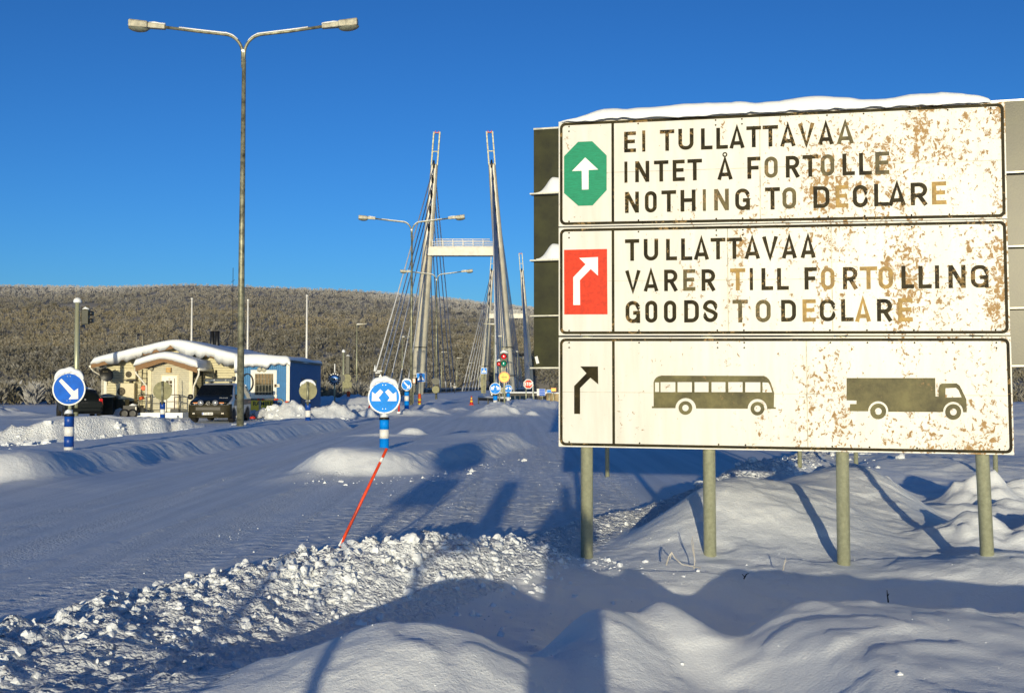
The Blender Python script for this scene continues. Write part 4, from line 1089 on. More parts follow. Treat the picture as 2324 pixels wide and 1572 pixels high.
s6 = at(369, 945, 48); make_bollard_sign((s6.x, s6.y, s6.z), "grey back of a round sign on blue-white post in front of the cream porch door", [], .41, front=False, pole_h=.16, grp=bk, wpost=.11, bands=((0, .10, 'b'), (.10, .32, 'w'), (.32, .62, 'b')), snow=False)
s7 = at(699, 956, 40); make_bollard_sign((s7.x, s7.y, s7.z), "grey back of a round sign with snow on its rim before the dark cabin side", [], .325, front=False, pole_h=.15, grp=bk, wpost=.10, bands=((0, .16, 'b'), (.16, .40, 'w'), (.40, .69, 'b')))

# pedestrian crossing signs
def make_crossing(loc, label, sz, h):
    t = thing("crossing_sign", label, "road sign", loc, 0, "square blue pedestrian crossing signs")
    MB().cyl((0, .03, -.6), (0, .03, h + sz * .3), .035, 10).build("pole", M_GALV, t)
    mb = MB(); mb.box((0, 0, h), (sz, .02, sz)); pl = mb.build("plate", M_WHITEP, t)
    mb = MB(); mb.box((0, -.0125, h), (sz * .92, .003, sz * .92)); mb.build("blue_field", M_BLUE2, pl)
    k = sz / 2
    mb = MB(); mb.prism([(-.78 * k, -.62 * k), (.78 * k, -.62 * k), (0, .78 * k)], lambda u, v, q: (u, q, h + v), -.018, -.0145); mb.build("white_triangle", M_WHITEP, pl)
    mb = MB(); f = lambda u, v, q: (u * k, q, h + v * k)
    mb.prism([(.09 * math.cos(i * .785) - .02, .40 + .09 * math.sin(i * .785)) for i in range(8)], f, -.0215, -.019)
    for pl_ in ([(-.10, .26), (.08, .28), (.09, -.08), (-.07, -.10)], [(-.06, -.08), (.02, -.08), (-.20, -.54), (-.29, -.52)], [(.0, -.08), (.09, -.06), (.28, -.50), (.18, -.54)], [(-.09, .26), (-.05, .17), (-.25, -.02), (-.31, .03)], [(.06, .26), (.09, .16), (.27, .02), (.31, .08)]):
        mb.prism(pl_, f, -.0215, -.019)
    for i in range(5): mb.prism([(-.62 + i * .27, -.60), (-.52 + i * .27, -.60), (-.50 + i * .27, -.55), (-.58 + i * .27, -.55)], f, -.0215, -.019)
    mb.build("walker", M_PERSON, pl)
    return t
q = at(955, 899, 80); make_crossing((q.x, q.y, q.z), "blue pedestrian crossing sign on a thin pole, the nearer one left of the pylons' gap", .64, 1.36)
q = at(1098.5, 893, 117); make_crossing((q.x, q.y, q.z), "small pedestrian crossing sign mounted by the right pylon's cables, olive board under it", .64, 2.42)
b2 = thing("ladder_board", "tall olive board with rungs below the far crossing sign", "board", at(1097, 893, 117.4))
MB().box((0, .05, 1.05), (.50, .05, 2.0)).build("board", M_ALU, b2)
mb = MB()
for z in (.3, .75, 1.2, 1.65): mb.box((.04, -.0, z), (.22, .05, .05))
mb.box((.03, .0, 1.0), (.05, .05, 1.9)); mb.build("rungs", M_DGREEN, b2)["kind"] = "stuff"

# red / yellow banded delineators
def banded(loc, label, cols, r, name="warning_post"):
    t = thing(name, label, "marker post", loc)
    z = 0
    for h, m in cols:
        MB().lathe([(r * (1.0 if z else 1.15), z if z else -.3), (r, z + h * .5), (r * .96, z + h)], n=16).build("band", m, t); z += h
    MB().lathe([(r * .96, z), (r * .5, z + .05), (0, z + .06)], n=12).build("cap", cols[-1][1], t)
    return t
q = at(952, 921, 76); banded(q, "yellow and red banded marker post below the nearer crossing sign", [(.22, M_YELLOW), (.12, M_REDP), (.16, M_YELLOW), (.2, M_ORANGE), (.1, M_ORANGE)], .11)
q = at(790.5, 911, 82); banded(q, "short orange and yellow marker post in the snow by the mirror", [(.25, M_YELLOW), (.30, M_ORANGE), (.18, M_ORANGE)], .14)
q = at(1070, 919, 92)
cone = thing("traffic_cone", "red traffic cone with yellow bands on the snowy road", "traffic cone", q)
MB().box((0, 0, .02), (.42, .42, .04)).build("base", M_REDP, cone, bevel=.01)
for a, b_, r0, r1, m in ((.04, .26, .16, .125, M_REDP), (.26, .40, .125, .10, M_YELLOW), (.40, .50, .10, .085, M_REDP), (.50, .62, .085, .065, M_YELLOW), (.62, .76, .065, .035, M_REDP)):
    MB().lathe([(r0, a), (r1, b_)], n=18).build("band", m, cone)

# ------------------------------------------------------------------ traffic lights
M_LRED = mat("red_signal_lens", (.75, .012, .02), .12, var=.05, spec=.8, coat=.6)
M_LGRN = mat("green_signal_lens", (.0, .24, .15), .12, var=.08, spec=.8, coat=.6)
M_LORG = mat("amber_signal_lens", (.80, .16, .01), .15, var=.05, spec=.8)
def signal_head(parent, c, lens, r, face=-1, m=M_DGREEN):
    n = len(lens); h = r * 2.5 * n
    mb = MB().box((c[0], c[1], c[2]), (r * 2.5, .18, h)); hd = mb.build("signal_head", m, parent, bevel=.03)
    for k, ml in enumerate(lens):
        z = c[2] + (n - 1 - 2 * k) * r * 1.25
        mb = MB(); y = c[1] + face * .09
        mb.lathe([(r, y + face * .002), (r * .8, y + face * .03), (r * .45, y + face * .048), (0, y + face * .055)], (c[0], 0, z), 20, axis='y'); mb.build("signal_lens", ml, hd)
        vz = MB()
        def fn(i, j):
            a = R(-10 + 200 * i / 16); return (c[0] + r * 1.08 * math.cos(a), y + face * (.0 if j == 0 else .16 + .06 * math.sin(a)), z + r * 1.08 * math.sin(a))
        vz.grid(fn, 17, 2); o = vz.build("visor", M_BLACK, hd); md = o.modifiers.new("solid", 'SOLIDIFY'); md.thickness = .012
    return hd
q = at(1145, 930, 65)
tl = thing("traffic_light", "traffic light with red over green lens above a round yellow sign", "traffic light", q)
MB().cyl((0, 0, -.5), (0, 0, 3.75), .055, 14).build("pole", M_GALV, tl)
hd = signal_head(tl, (-.04, -.20, 2.93), [M_LRED, M_LGRN], .165)
snow_blob([(-.25, -.2, 3.36), (-.05, -.22, 3.44), (.2, -.2, 3.36)], [.1, .15, .09], "snow_cap", hd)
mb = MB(); mb.box((.1, 0, 3.55), (.5, .1, .06)); mb.lathe([(.10, 3.5), (.12, 3.62), (.04, 3.7)], (-.05, 0, 0), 14); mb.build("top_bracket", M_LAMPH, tl)
ts = thing("toll_sign", "round yellow sign with red rim and dark bar on the traffic light's pole", "road sign", (q.x - .02, q.y - .06, q.z))
mb = MB(); disc_mb(mb, (0, 0, 1.92), .325, -.03, -.01); pl = mb.build("disc", M_YELLOW, ts)
mb = MB(); n = 40
mb.add([(rr * math.cos(2 * math.pi * i / n), -.033, 1.92 + rr * math.sin(2 * math.pi * i / n)) for rr in (.318, .275) for i in range(n)], [(i, (i + 1) % n, n + (i + 1) % n, n + i) for i in range(n)]); mb.build("red_ring", M_ORANGE, pl)
mb = MB(); mb.box((0, -.033, 1.92), (.34, .004, .045)); mb.build("bar", M_PERSON, pl)
def stroke_text(txt, x0, z0, h, adv, w_, s, y, m, parent, name="lettering", axis='xz'):
    mb = MB(); x = x0
    for ch in txt:
        if ch != ' ':
            ww = s if ch == 'I' else w_
            for ln in glyph(ch, ww, s):
                for qd in stroke_polys(ln, s):
                    yy = y - random.random() * .0006
                    mb.add([(x + q.x * h, yy, z0 + q.y * h) for q in qd], [(0, 1, 2, 3)])
            x += (ww + adv) * h
        else: x += .5 * h
    return mb.build(name, m, parent, fix=False)
M_OLTXT = mat("sign_text_ochre", (.42, .22, .01), .5)
stroke_text("TULLI", -.155, 2.00, .085, .24, .52, .15, -.034, M_OLTXT, pl)
stroke_text("TOLL", -.135, 1.755, .085, .24, .56, .15, -.034, M_OLTXT, pl)
q = at(1133.5, 912, 82)
t2 = thing("traffic_light", "smaller traffic light with a single red lens left of the larger one", "traffic light", q)
MB().cyl((0, 0, -.5), (0, 0, 2.85), .05, 12).build("pole", M_GALV, t2)
hd = signal_head(t2, (-.04, -.18, 2.82), [M_LRED], .15)
snow_blob([(-.2, -.18, 3.03), (-.02, -.2, 3.12), (.15, -.18, 3.03)], [.08, .13, .07], "snow_cap", hd)
q = at(937, 902, 78)
t3 = thing("pedestrian_signal", "small dark signal box with glowing amber lens left of the crossing sign", "traffic light", q)
MB().cyl((0, .1, -.4), (0, .1, 1.45), .05, 10).build("pole", M_GALV, t3)
mb = MB().box((.12, 0, 1.17), (.40, .2, .48)); hd = mb.build("signal_head", M_BLACK, t3, bevel=.02)
mb = MB().box((.06, -.115, 1.20), (.22, .03, .30)); mb.build("signal_lens", M_LORG, hd)
MB().box((.1, 0, .62), (.22, .16, .5)).build("control_box", M_DGREEN, t3, bevel=.02)

# signals seen from behind
def back_signal(loc, label, h, r, head_h, s):
    t = thing("signal_post", label, "traffic light", loc)
    MB().cyl((0, 0, -.5), (0, 0, h), r, 16).build("pole", M_GALV, t)
    MB().lathe([(r * 1.55, h - .02), (r * 1.75, h + .05), (r * 1.5, h + .16), (r * .6, h + .23), (0, h + .24)], n=18).build("snow_cap", M_SNOW2, t)
    x = s * (r + .30)
    mb = MB().box((x, -.02, h - .35 - head_h / 2), (.34, .22, head_h)); hd = mb.build("signal_head", M_DGREEN, t, bevel=.03)
    n = 2 if head_h < 1 else 3
    for k in range(n):
        z = h - .35 - head_h * (k + .5) / n
        MB().lathe([(.13, 0), (.14, .10), (.13, .22)], (x + .02, .08, z), 16, axis='y').build("visor", M_BLACK, hd)
        MB().lathe([(.10, 0), (.12, .05), (.11, .16)], (x + .2, .0, z), 14, axis='x').build("visor", M_BLACK, hd)
    MB().box((x * .55, 0, h - .42), (abs(x), .05, .04)).box((x * .55, 0, h - .30 - head_h), (abs(x), .05, .04)).build("bracket", M_BLACK, t)
    snow_blob([(x - .15, 0, h - .32), (x, -.02, h - .27), (x + .16, 0, h - .33)], [.05, .09, .05], "snow_cap", hd)
    return t
q = at(172, 955, 53.5); t = back_signal(q, "thick grey pole with dark signal head seen from behind, beside the dark estate car", 5.75, .113, .72, 1)
q = at(779, 911, 95); t = back_signal(q, "thin signal pole with tall head and turned-away round signs, right of the mirror", 4.25, .085, 1.55, 1)
rs = thing("round_sign", "pair of round sign backs and a plate on the signal pole right of the mirror", "road sign", q)
for x, y, z, rr in ((-.15, -.12, 2.02, .33), (.34, -.10, 2.02, .36), (.38, .1, .98, .38)):
    mb = MB(); disc_mb(mb, (x, y, z), rr, -.02, .0); mb.build("disc", M_ALU if x > .3 and z > 1.5 else M_DGREEN, rs)
MB().box((.36, -.16, 1.42), (.80, .03, .52)).build("plate", M_ALU, rs)
q = at(989, 905, 108)
rs = thing("round_sign", "olive and yellowish round sign backs one above the other on the farthest double lamp", "road sign", (q.x, q.y, q.z))
for z, m in ((1.72, M_DGREEN), (.92, M_ALU)):
    mb = MB(); disc_mb(mb, (0, -.16, z), .36, -.02, .0); mb.build("disc", m, rs)
q = at(1032, 893, 195)
rs = thing("round_sign", "small black round sign back on the bridge among left cables", "road sign", (q.x, q.y, q.z))
mb = MB(); disc_mb(mb, (0, -.06, 1.2), .34, -.02, .0); mb.build("disc", M_BLACK, rs)
MB().box((0, -.08, 1.2), (.36, .02, .1)).build("bar", M_WHITEP, rs)
MB().cyl((0, 0, -.6), (0, 0, 1.5), .05, 8).build("pole", M_DGREEN, rs)

# white box on a stand, traffic mirror
q = at(811, 908, 100)
wb = thing("roadside_cabinet", "square white sign box on a short dark stand right of the mirror", "cabinet", q)
MB().box((0, 0, 1.12), (.60, .1, .64)).build("box", M_WHITEP, wb, bevel=.05)
MB().box((-.12, .02, .35), (.2, .1, .9)).build("stand", M_BLACK, wb)
q = at(759, 907, 75)
mr = thing("traffic_mirror", "round traffic mirror with black-and-white dotted rim on a pole by the blue cabin", "mirror", q)
MB().cyl((0, .05, -.5), (0, .05, 1.7), .055, 12).build("pole", M_GALV, mr)
MB().cyl((0, .06, 1.8), (0, .06, 2.45), .045, 10).build("white_rod", M_WHITEP, mr)
mb = MB(); cz = 1.42; n = 48
mb.lathe([(.40, .06), (.42, .0), (.40, -.06), (.31, -.05)], (0, 0, cz), 48, axis='y'); rim = mb.build("rim", M_BLACK, mr)
mb = MB()
for i in range(14):
    a = 2 * math.pi * i / 14; mb.box((.36 * math.cos(a), -.066, cz + .36 * math.sin(a)), (.07, .012, .07), 0, Matrix.Rotation(-a, 3, 'Y'))
o = mb.build("reflector_dots", M_WHITEP, rim); o["kind"] = "stuff"
M_MIRROR = mat("mirror_glass", (.75, .78, .8), .03, 1.0, var=0)
mb = MB(); mb.lathe([(.315, -.045), (.25, -.085), (.17, -.112), (.08, -.125), (0, -.129)], (0, 0, cz), 48, axis='y'); mb.build("mirror_glass", M_MIRROR, mr)

# stop sign
q = at(1199, 907, 84)
st = thing("stop_sign", "red octagonal stop sign with white rim on twin posts near the far pylon", "road sign", q)
rr = .39; cz = 1.20
oc = [(rr * math.cos(R(22.5 + 45 * i)), rr * math.sin(R(22.5 + 45 * i))) for i in range(8)]
MB().prism(oc, lambda u, v, t: (u, t, cz + v), -.02, 0).build("plate", M_WHITEP, st)
pl = COL.objects[-1]
MB().prism([(x * .86, z * .86) for x, z in oc], lambda u, v, t: (u, t, cz + v), -.024, -.021).build("red_field", M_RED, pl)
stroke_text("STOP", -.285, cz - .13, .26, .10, .50, .17, -.0255, M_SYMW, pl)
for x in (-.22, .34): MB().cyl((x + .05, .05, -.5), (x + .05, .05, 1.1), .04, 10).build("post", M_GALV, st)

# ------------------------------------------------------------------ customs house
def siding(name, col, step=.125, vert=False, dark=.55):
    """boarded wall: shadow-gap boards as bump"""
    m = mat(name, col, .6, var=.08, scale=5, bump=0)
    n, l = m.node_tree.nodes, m.node_tree.links
    b = n["Principled BSDF"]
    tc = n.new("ShaderNodeTexCoord"); sp_ = n.new("ShaderNodeSeparateXYZ"); l.new(tc.outputs["Object"], sp_.inputs[0])
    m1 = n.new("ShaderNodeMath"); m1.operation = 'DIVIDE'; m1.inputs[1].default_value = step
    if vert:
        ad = n.new("ShaderNodeMath"); ad.operation = 'ADD'; l.new(sp_.outputs[0], ad.inputs[0]); l.new(sp_.outputs[1], ad.inputs[1]); l.new(ad.outputs[0], m1.inputs[0])
    else: l.new(sp_.outputs[2], m1.inputs[0])
    fr = n.new("ShaderNodeMath"); fr.operation = 'FRACT'; l.new(m1.outputs[0], fr.inputs[0])
    rp = n.new("ShaderNodeMapRange"); rp.inputs["From Min"].default_value = .0; rp.inputs["From Max"].default_value = .16
    l.new(fr.outputs[0], rp.inputs["Value"])
    bp = n.new("ShaderNodeBump"); bp.inputs["Strength"].default_value = .9; bp.inputs["Distance"].default_value = .03
    l.new(rp.outputs[0], bp.inputs["Height"]); l.new(bp.outputs[0], b.inputs["Normal"])
    # the groove between boards takes a darker tone of the board colour
    mx = n.new("ShaderNodeMix"); mx.data_type = 'RGBA'
    src = b.inputs["Base Color"].links[0].from_socket
    mx.inputs["A"].default_value = _rgb(tuple(c * dark for c in col)); l.new(src, mx.inputs["B"]); l.new(rp.outputs[0], mx.inputs["Factor"])
    l.new(mx.outputs["Result"], b.inputs["Base Color"])
    return m
M_CREAM = siding("cream_boards", (.58, .53, .335), .135)
M_CREAM2 = siding("cream_boards_porch", (.52, .485, .35), .105)
M_CABIN = siding("blue_boards", (.02, .17, .40), .10, True, .7)
M_TRIM = mat("white_trim", (.76, .73, .62), .5, var=.06)
M_CREAMP = mat("cream_paint", (.62, .55, .36), .5, var=.06)
M_BARGE = mat("brown_bargeboard", (.20, .095, .022), .6, var=.25, scale=7, stretch=(1, 1, 8))
M_GLASS = mat("dark_window_glass", (.02, .024, .02), .08, var=.3, scale=2, spec=.7)
M_GLASSW = mat("door_glass", (.02, .022, .02), .1, var=.1, spec=.6)
M_GREYP = mat("fan_grille_grey", (.16, .13, .075), .6, var=.3, scale=30)
M_DARKM = mat("dark_metal", (.03, .03, .026), .5, .3, var=.3)
M_STEELT = mat("steel_tube", (.20, .19, .15), .4, .6, var=.2)
M_BINL = mat("bin_lid", (.22, .27, .26), .5, var=.3, scale=4)
M_BIN = mat("bin_green", (.016, .024, .017), .5, var=.3)

DB = 59.0
def wx(px, D=DB): return (px - 1162) / 2500.0 * D
def wz(py, D=DB): return CAM_Z + (876 - py) / 2500.0 * D
XL, XR_, XC = wx(238), wx(580), wx(404)
ZE, ZR = wz(829), wz(783)
base_z = 0.02
hs = thing("customs_house", "low cream boarded customs house under a thick snow-covered gable roof", "building", (XC, DB, 0))
HO = (XC, DB, 0)
BACK = 70.0
slope = (ZR - ZE) / (XC - wx(214))
zl = ZR - slope * (XC - XL); zr = ZR - slope * (XR_ - XC)
mb = MB(); mb.prism([(XL, -.1), (XR_, -.1), (XR_, zr - .12), (XC, ZR - .12), (XL, zl - .12)], lambda u, v, t: (u, t, v), DB, BACK); wall = mb.build("wall", M_CREAM, hs, HO)
mb = MB()
mb.box2((XL - .05, DB - .03, -.1), (XL + .12, DB + .04, zl - .14)); mb.box2((XL + .13, DB - .02, zl - .05), (XL + .75, DB - .002, zl + .06)) if False else None
mb.build("corner_board", M_TRIM, hs, HO)
eL, eR = wx(220), wx(604); zeL, zeR = ZR - slope * (XC - eL), ZR - slope * (eR - XC)
mb = MB(); th = .10
mb.prism([(eL, zeL), (XC, ZR), (eR, zeR), (eR, zeR - th), (XC, ZR - th), (eL, zeL - th)], lambda u, v, t: (u, t, v), DB - .75, BACK + .4); roof = mb.build("roof", M_DARKM, hs, HO)
mb = MB()
mb.prism([(eL - .02, zeL + .02), (XC, ZR + .02), (eR + .02, zeR + .02), (eR + .02, zeR - .20), (XC, ZR - .20), (eL - .02, zeL - .20)], lambda u, v, t: (u, t, v), DB - .80, DB - .752); mb.build("bargeboard", M_BARGE, roof, HO)
# roof snow: thick, rounded, ragged at its lower edge
def roof_snow(xa, za, xc, zc, xb, zb, y0, y1, thick, name, parent, off, nx_=64, ny_=16, droop=.10):
    mb = MB()
    def top(u):
        x = xa + (xb - xa) * u
        z = zc - (zc - za) * (xc - x) / (xc - xa) if x < xc else zc - (zc - zb) * (x - xc) / (xb - xc)
        w_ = .8; d = abs(x - xc)
        if d < w_: z -= ((zc - za) / (xc - xa)) * (w_ - d) ** 2 / (2 * w_) * .8
        return x, z
    def fn(i, j):
        u = i / (nx_ - 1); x, z = top(u)
        e = min(1.0, (1 - abs(2 * u - 1)) / .05); e = math.sqrt(max(0, 1 - (1 - e) ** 2))
        n_ = float(fbm(np.array([x * .8 + 3]), np.array([2.0]), 9, 3)[0]); rag = float(fbm(np.array([x * 3.1]), np.array([5.0]), 4, 3)[0])
        t = thick * (.35 + .65 * e) * (1 + .12 * n_)
        if j == 0: return (x, y0 + .16, z + .02)
        if j == 1: return (x, y0 - .02, z + .01 - droop * (.9 + 1.5 * rag) * e * (.15 + .85 * min(1, u / .16)))
        if j <= 5:
            a = (j - 1) / 4 * math.pi / 2
            return (x, y0 - .06 + .20 * (1 - math.cos(a)) - .09 * math.sin(2 * a), z + t * math.sin(a) + (0.02 if j > 1 else 0))
        v = (j - 5) / (ny_ - 6)
        sag = .06 * float(fbm(np.array([x * .5]), np.array([v * 7]), 12, 3)[0])
        return (x, y0 + .14 + (y1 - y0 - .14) * v, z + t + sag + .02)
    mb.grid(fn, nx_, ny_)
    # lower skirts at both eaves
    for u in (0, 1):
        pts = [fn(0 if u == 0 else nx_ - 1, j) for j in range(ny_)]
        x, z = top(u)
        vs = pts + [(x, p[1], z - .04) for p in pts]; n = len(pts)
        mb.add(vs, [(i, i + 1, n + i + 1, n + i) for i in range(n - 1)], 0, True)
    return mb.build(name, M_SNOW2, parent, off)
roof_snow(eL, zeL, XC, ZR, eR, zeR, DB - .82, BACK + .3, .33, "roof_snow", roof, HO, droop=.30)
mb = MB(); mb.tube([(eL - .06, DB - .8, zeL - .10), (eL - .06, BACK, zeL - .10)], .065, 8); mb.tube([(eL - .06, DB - .7, zeL - .15), (eL - .02, DB - .5, zeL - .32), (XL - .10, DB - .08, zeL - .62), (XL - .10, DB - .08, -.1)], .045, 8)
mb.build("downpipe", M_TRIM, hs, HO)
# window at the right, partly hidden by the van
mb = MB(); wxl, wxr, wzt, wzb = wx(540), wx(572), wz(853), wz(905)
mb.box2((wxl, DB - .06, wzb), (wxr, DB - .005, wzt)); fr = mb.build("window", M_TRIM, hs, HO)
MB().box2((wxl + .14, DB - .075, wzb + .1), (wxr - .1, DB - .062, wzt - .12)).build("pane", M_GREYP, fr, HO)
# chimney, roof ladder ends
mb = MB(); cx_, cy_ = wx(487, 63), 63.0
for dx in (-.14, .14): mb.cyl((cx_ + dx, cy_, ZR - .6), (cx_ + dx, cy_, wz(751, 63)), .13, 14)
mb.build("flue", M_BLACK, hs, HO)
mb = MB()
for px0 in (309.5, 323.5):
    x0 = wx(px0, 58.2); zt = wz(761, 58.2)
    mb.tube([(x0, 58.15, .9)] + [(x0, 58.15, zt)] + [(x0 + .15 - .15 * math.cos(a), 58.15 + .05 * a, zt + .16 * math.sin(a)) for a in (.5, 1.0, 1.57, 2.1, 2.7)] + [(x0 + .30, 58.4, zt - .1), (x0 + .34, 58.5, zt - 1.0)], .022, 8)
for k in range(12): mb.tube([(wx(309.5, 58.2), 58.15, 1.0 + k * .27), (wx(323.5, 58.2), 58.15, 1.0 + k * .27)], .014, 6)
mb.build("roof_ladder", M_STEELT, hs, HO)
# satellite dish
cxd, czd = wx(243, 57.9), wz(849, 57.9)
mb = MB(); mb.lathe([(.0, .02), (.22, .0), (.40, -.06), (.50, -.13), (.515, -.13), (.42, -.03), (.2, .05), (0, .07)], (0, 0, 0), 36, axis='y')
dish = mb.build("satellite_dish", M_BLACK, hs); dish.location = (cxd - XC, -1.05, czd); dish.rotation_euler = (R(14), 0, R(-8)); dish.scale = (.76, .76, .72)
mb = MB(); mb.tube([(0, .06, 0), (.05, .5, .05), (.1, 1.0, .1)], .03, 8); mb.tube([(0, -.1, -.45), (.12, -.35, -.72)], .02, 6); mb.build("dish_arm", M_DARKM, dish)
mb = MB(); mb.lathe([(.045, 0), (.045, .004)], (-.22, -.085, .22), 16, axis='y'); mb.box((-.02, -.075, .215), (.28, .008, .035)); mb.build("dish_marks", M_GREYP, dish)
# heat pumps
def heat_pump(x0, x1, z0, z1, fr, fx, fz, depth, label):
    t = thing("heat_pump", label, "heat pump", ((x0 + x1) / 2, DB - depth / 2, z0), 0, "heat pump units on the cream wall")
    o_ = ((x0 + x1) / 2, DB - depth / 2, z0)
    MB().box2((x0, DB - depth, z0), (x1, DB - .06, z1)).build("case", M_CREAMP, t, o_, bevel=.03)
    fx0 = x0 + (x1 - x0) * fx; fz0 = z0 + (z1 - z0) * fz
    mb = MB(); mb.lathe([(fr, -.015), (fr * .92, -.03), (.3 * fr, -.035), (0, -.035)], (fx0, DB - depth, fz0), 30, axis='y'); g = mb.build("fan_grille", M_GREYP, t, o_)
    mb = MB()
    for k in range(4):
        rr = fr * (.3 + .2 * k)
        mb.tube([(fx0 + rr * math.cos(i * .2618), DB - depth - .04, fz0 + rr * math.sin(i * .2618)) for i in range(25)], .006, 4, False)
    for k in range(8): mb.tube([(fx0, DB - depth - .042, fz0), (fx0 + fr * math.cos(k * .785), DB - depth - .035, fz0 + fr * math.sin(k * .785))], .006, 4)
    mb.build("fan_bars", M_DARKM, g, o_)["kind"] = "stuff"
    if z1 - z0 > 1.2: MB().box((fx0, DB - depth - .05, fz0 + .02), (.14, .02, .14)).build("fan_label", M_SYMW, g, o_)
    mb = MB(); mb.box2((x0 - .05, DB - depth - .05, z0 - .09), (x1 + .03, DB - .02, z0 - .03)); mb.box2((x0 + .25, DB - depth, z0 - .22), (x0 + .32, DB - .02, z0 - .09)); mb.box2((x1 - .32, DB - depth, z0 - .22), (x1 - .25, DB - .02, z0 - .09)); mb.build("bracket", M_DARKM, t, o_)
    return t
D2 = 58.6
heat_pump(wx(282, D2), wx(307.5, D2), wz(860, D2), wz(838.5, D2), .165, .37, .5, .34, "smaller heat pump mounted high on the cream wall beside the black dish")
heat_pump(wx(265, D2), wx(306.5, D2), wz(910, D2), wz(869, D2), .215, .30, .54, .48, "big cream heat pump cabinet low on the wall under the smaller one")

# porch
PY = 57.0
def px_(p): return wx(p, PY)
def pz_(p): return wz(p, PY)
po = thing("entrance_porch", "small gabled entrance porch with white door and brown bargeboards, snow on top", "porch", (px_(380), PY, 0)); OO = (px_(380), PY, 0)
pL, pR, pc = px_(338), px_(436), px_(380)
pzr, pze = pz_(810), pz_(833)
mb = MB(); mb.prism([(pL, -.1), (pR, -.1), (pR, pz_(829)), (pc, pz_(813)), (pL, pz_(829))], lambda u, v, t: (u, t, v), PY, DB - .002); mb.build("wall", M_CREAM2, po, OO)
mb = MB()
for x in (pL + .05, pR - .05): mb.box2((x - .09, PY - .035, .0), (x + .09, PY - .002, pz_(834)))
mb.build("corner_board", M_CREAMP, po, OO)
rl, rr_ = px_(316), px_(455); sl2 = .33
zl2, zr2 = pzr - sl2 * (pc - rl), pzr - sl2 * (rr_ - pc)
mb = MB(); mb.prism([(rl, zl2), (pc, pzr), (rr_, zr2), (rr_, zr2 - .1), (pc, pzr - .1), (rl, zl2 - .1)], lambda u, v, t: (u, t, v), PY - .55, DB + .3); prf = mb.build("roof", M_DARKM, po, OO)
mb = MB(); mb.prism([(rl, zl2 + .01), (pc, pzr + .01), (rr_, zr2 + .01), (rr_, zr2 - .27), (pc, pzr - .27), (rl, zl2 - .27)], lambda u, v, t: (u, t, v), PY - .60, PY - .552); mb.build("bargeboard", M_BARGE, prf, OO)
roof_snow(rl - .05, zl2, pc, pzr, rr_ + .05, zr2, PY - .62, DB + .2, .34, "roof_snow", prf, OO, 44, 12, .03)
MB().tube([(rr_ + .06, PY - .55, zr2 - .08), (rr_ + .06, DB + .2, zr2 - .08)], .07, 8).build('gutter', M_TRIM, prf, OO)
mb = MB(); mb.tube([(rr_ + .06, PY - .5, zr2 - .12), (rr_ + .05, PY - .48, zr2 - .35), (px_(441), PY - .08, zr2 - .95), (px_(437.5), PY - .08, .0)], .05, 8); mb.build('downpipe', M_TRIM, po, OO)
mb = MB(); mb.tube([(px_(315), PY - .5, zl2 - .1), (px_(316), PY - .5, zl2 - .35), (px_(334), PY - .1, zl2 - 1.0), (px_(335), PY - .1, .0)], .05, 8); mb.build("downpipe", M_TRIM, po, OO)
mb = MB(); mb.tube([(rr_ + .28, DB - .02, zr2 - .1), (rr_ + .30, DB - .3, zr2 - .45), (px_(449), DB - .2, zr2 - 1.0), (px_(447.5), DB - .2, .0)], .05, 8); mb.build("dark_downpipe", M_DARKM, po, OO)
mb = MB().box2((pR + .002, PY + .25, .3), (pR + .03, DB - .1, pz_(838))); mb.build("side_window", M_GLASS, po, OO)
dl, dr_, dt, db_ = px_(369), px_(402.5), pz_(853), pz_(933)
MB().box2((dl - .08, PY - .03, db_), (dr_ + .08, PY - .002, dt + .08)).build("door_frame", M_CREAMP, po, OO)
door = MB().box2((dl, PY - .06, db_), (dr_, PY - .032, dt)).build("door", M_TRIM, po, OO)
mb = MB()
for k in range(2):
    for j in range(3):
        x0 = px_(378 + k * 7.6); z0 = pz_(863.5 + j * 8.6); mb.box2((x0, PY - .068, z0 - .165), (x0 + .145, PY - .061, z0))
mb.build("pane", M_GLASSW, door, OO)
mb = MB(); mb.box((dr_ - .10, PY - .075, 1.02), (.12, .03, .03)); mb.build("handle", M_STEELT, door, OO)
mb = MB(); mb.lathe([(.06, -.07), (.06, -.062)], ((dl + dr_) / 2, PY, dt - .16), 16, axis='y'); mb.build("door_badge", mat("badge_pink", (.70, .48, .38), .5), door, OO)
lx, lz = px_(384), pz_(839)
MB().box2((lx - .13, PY - .16, lz - .14), (lx + .13, PY - .002, lz + .12)).build("wall_lamp", mat("ochre_lamp", (.50, .30, .08), .5, var=.3), po, OO, bevel=.02)
mb = MB(); mb.lathe([(0, -.14), (.07, -.11), (.10, -.02), (.09, .03), (.05, .06)], (px_(345), PY - .12, pz_(836)), 16); mb.build("camera_dome", M_LAMPH, po, OO)
mb = MB()
mb.box2((px_(326), PY - 1.25, -.1), (px_(432), PY - .07, .26)); mb.box2((px_(334), PY - 1.6, -.1), (px_(424), PY - 1.26, .12)); mb.build("steps", M_SNOW2, po, OO)
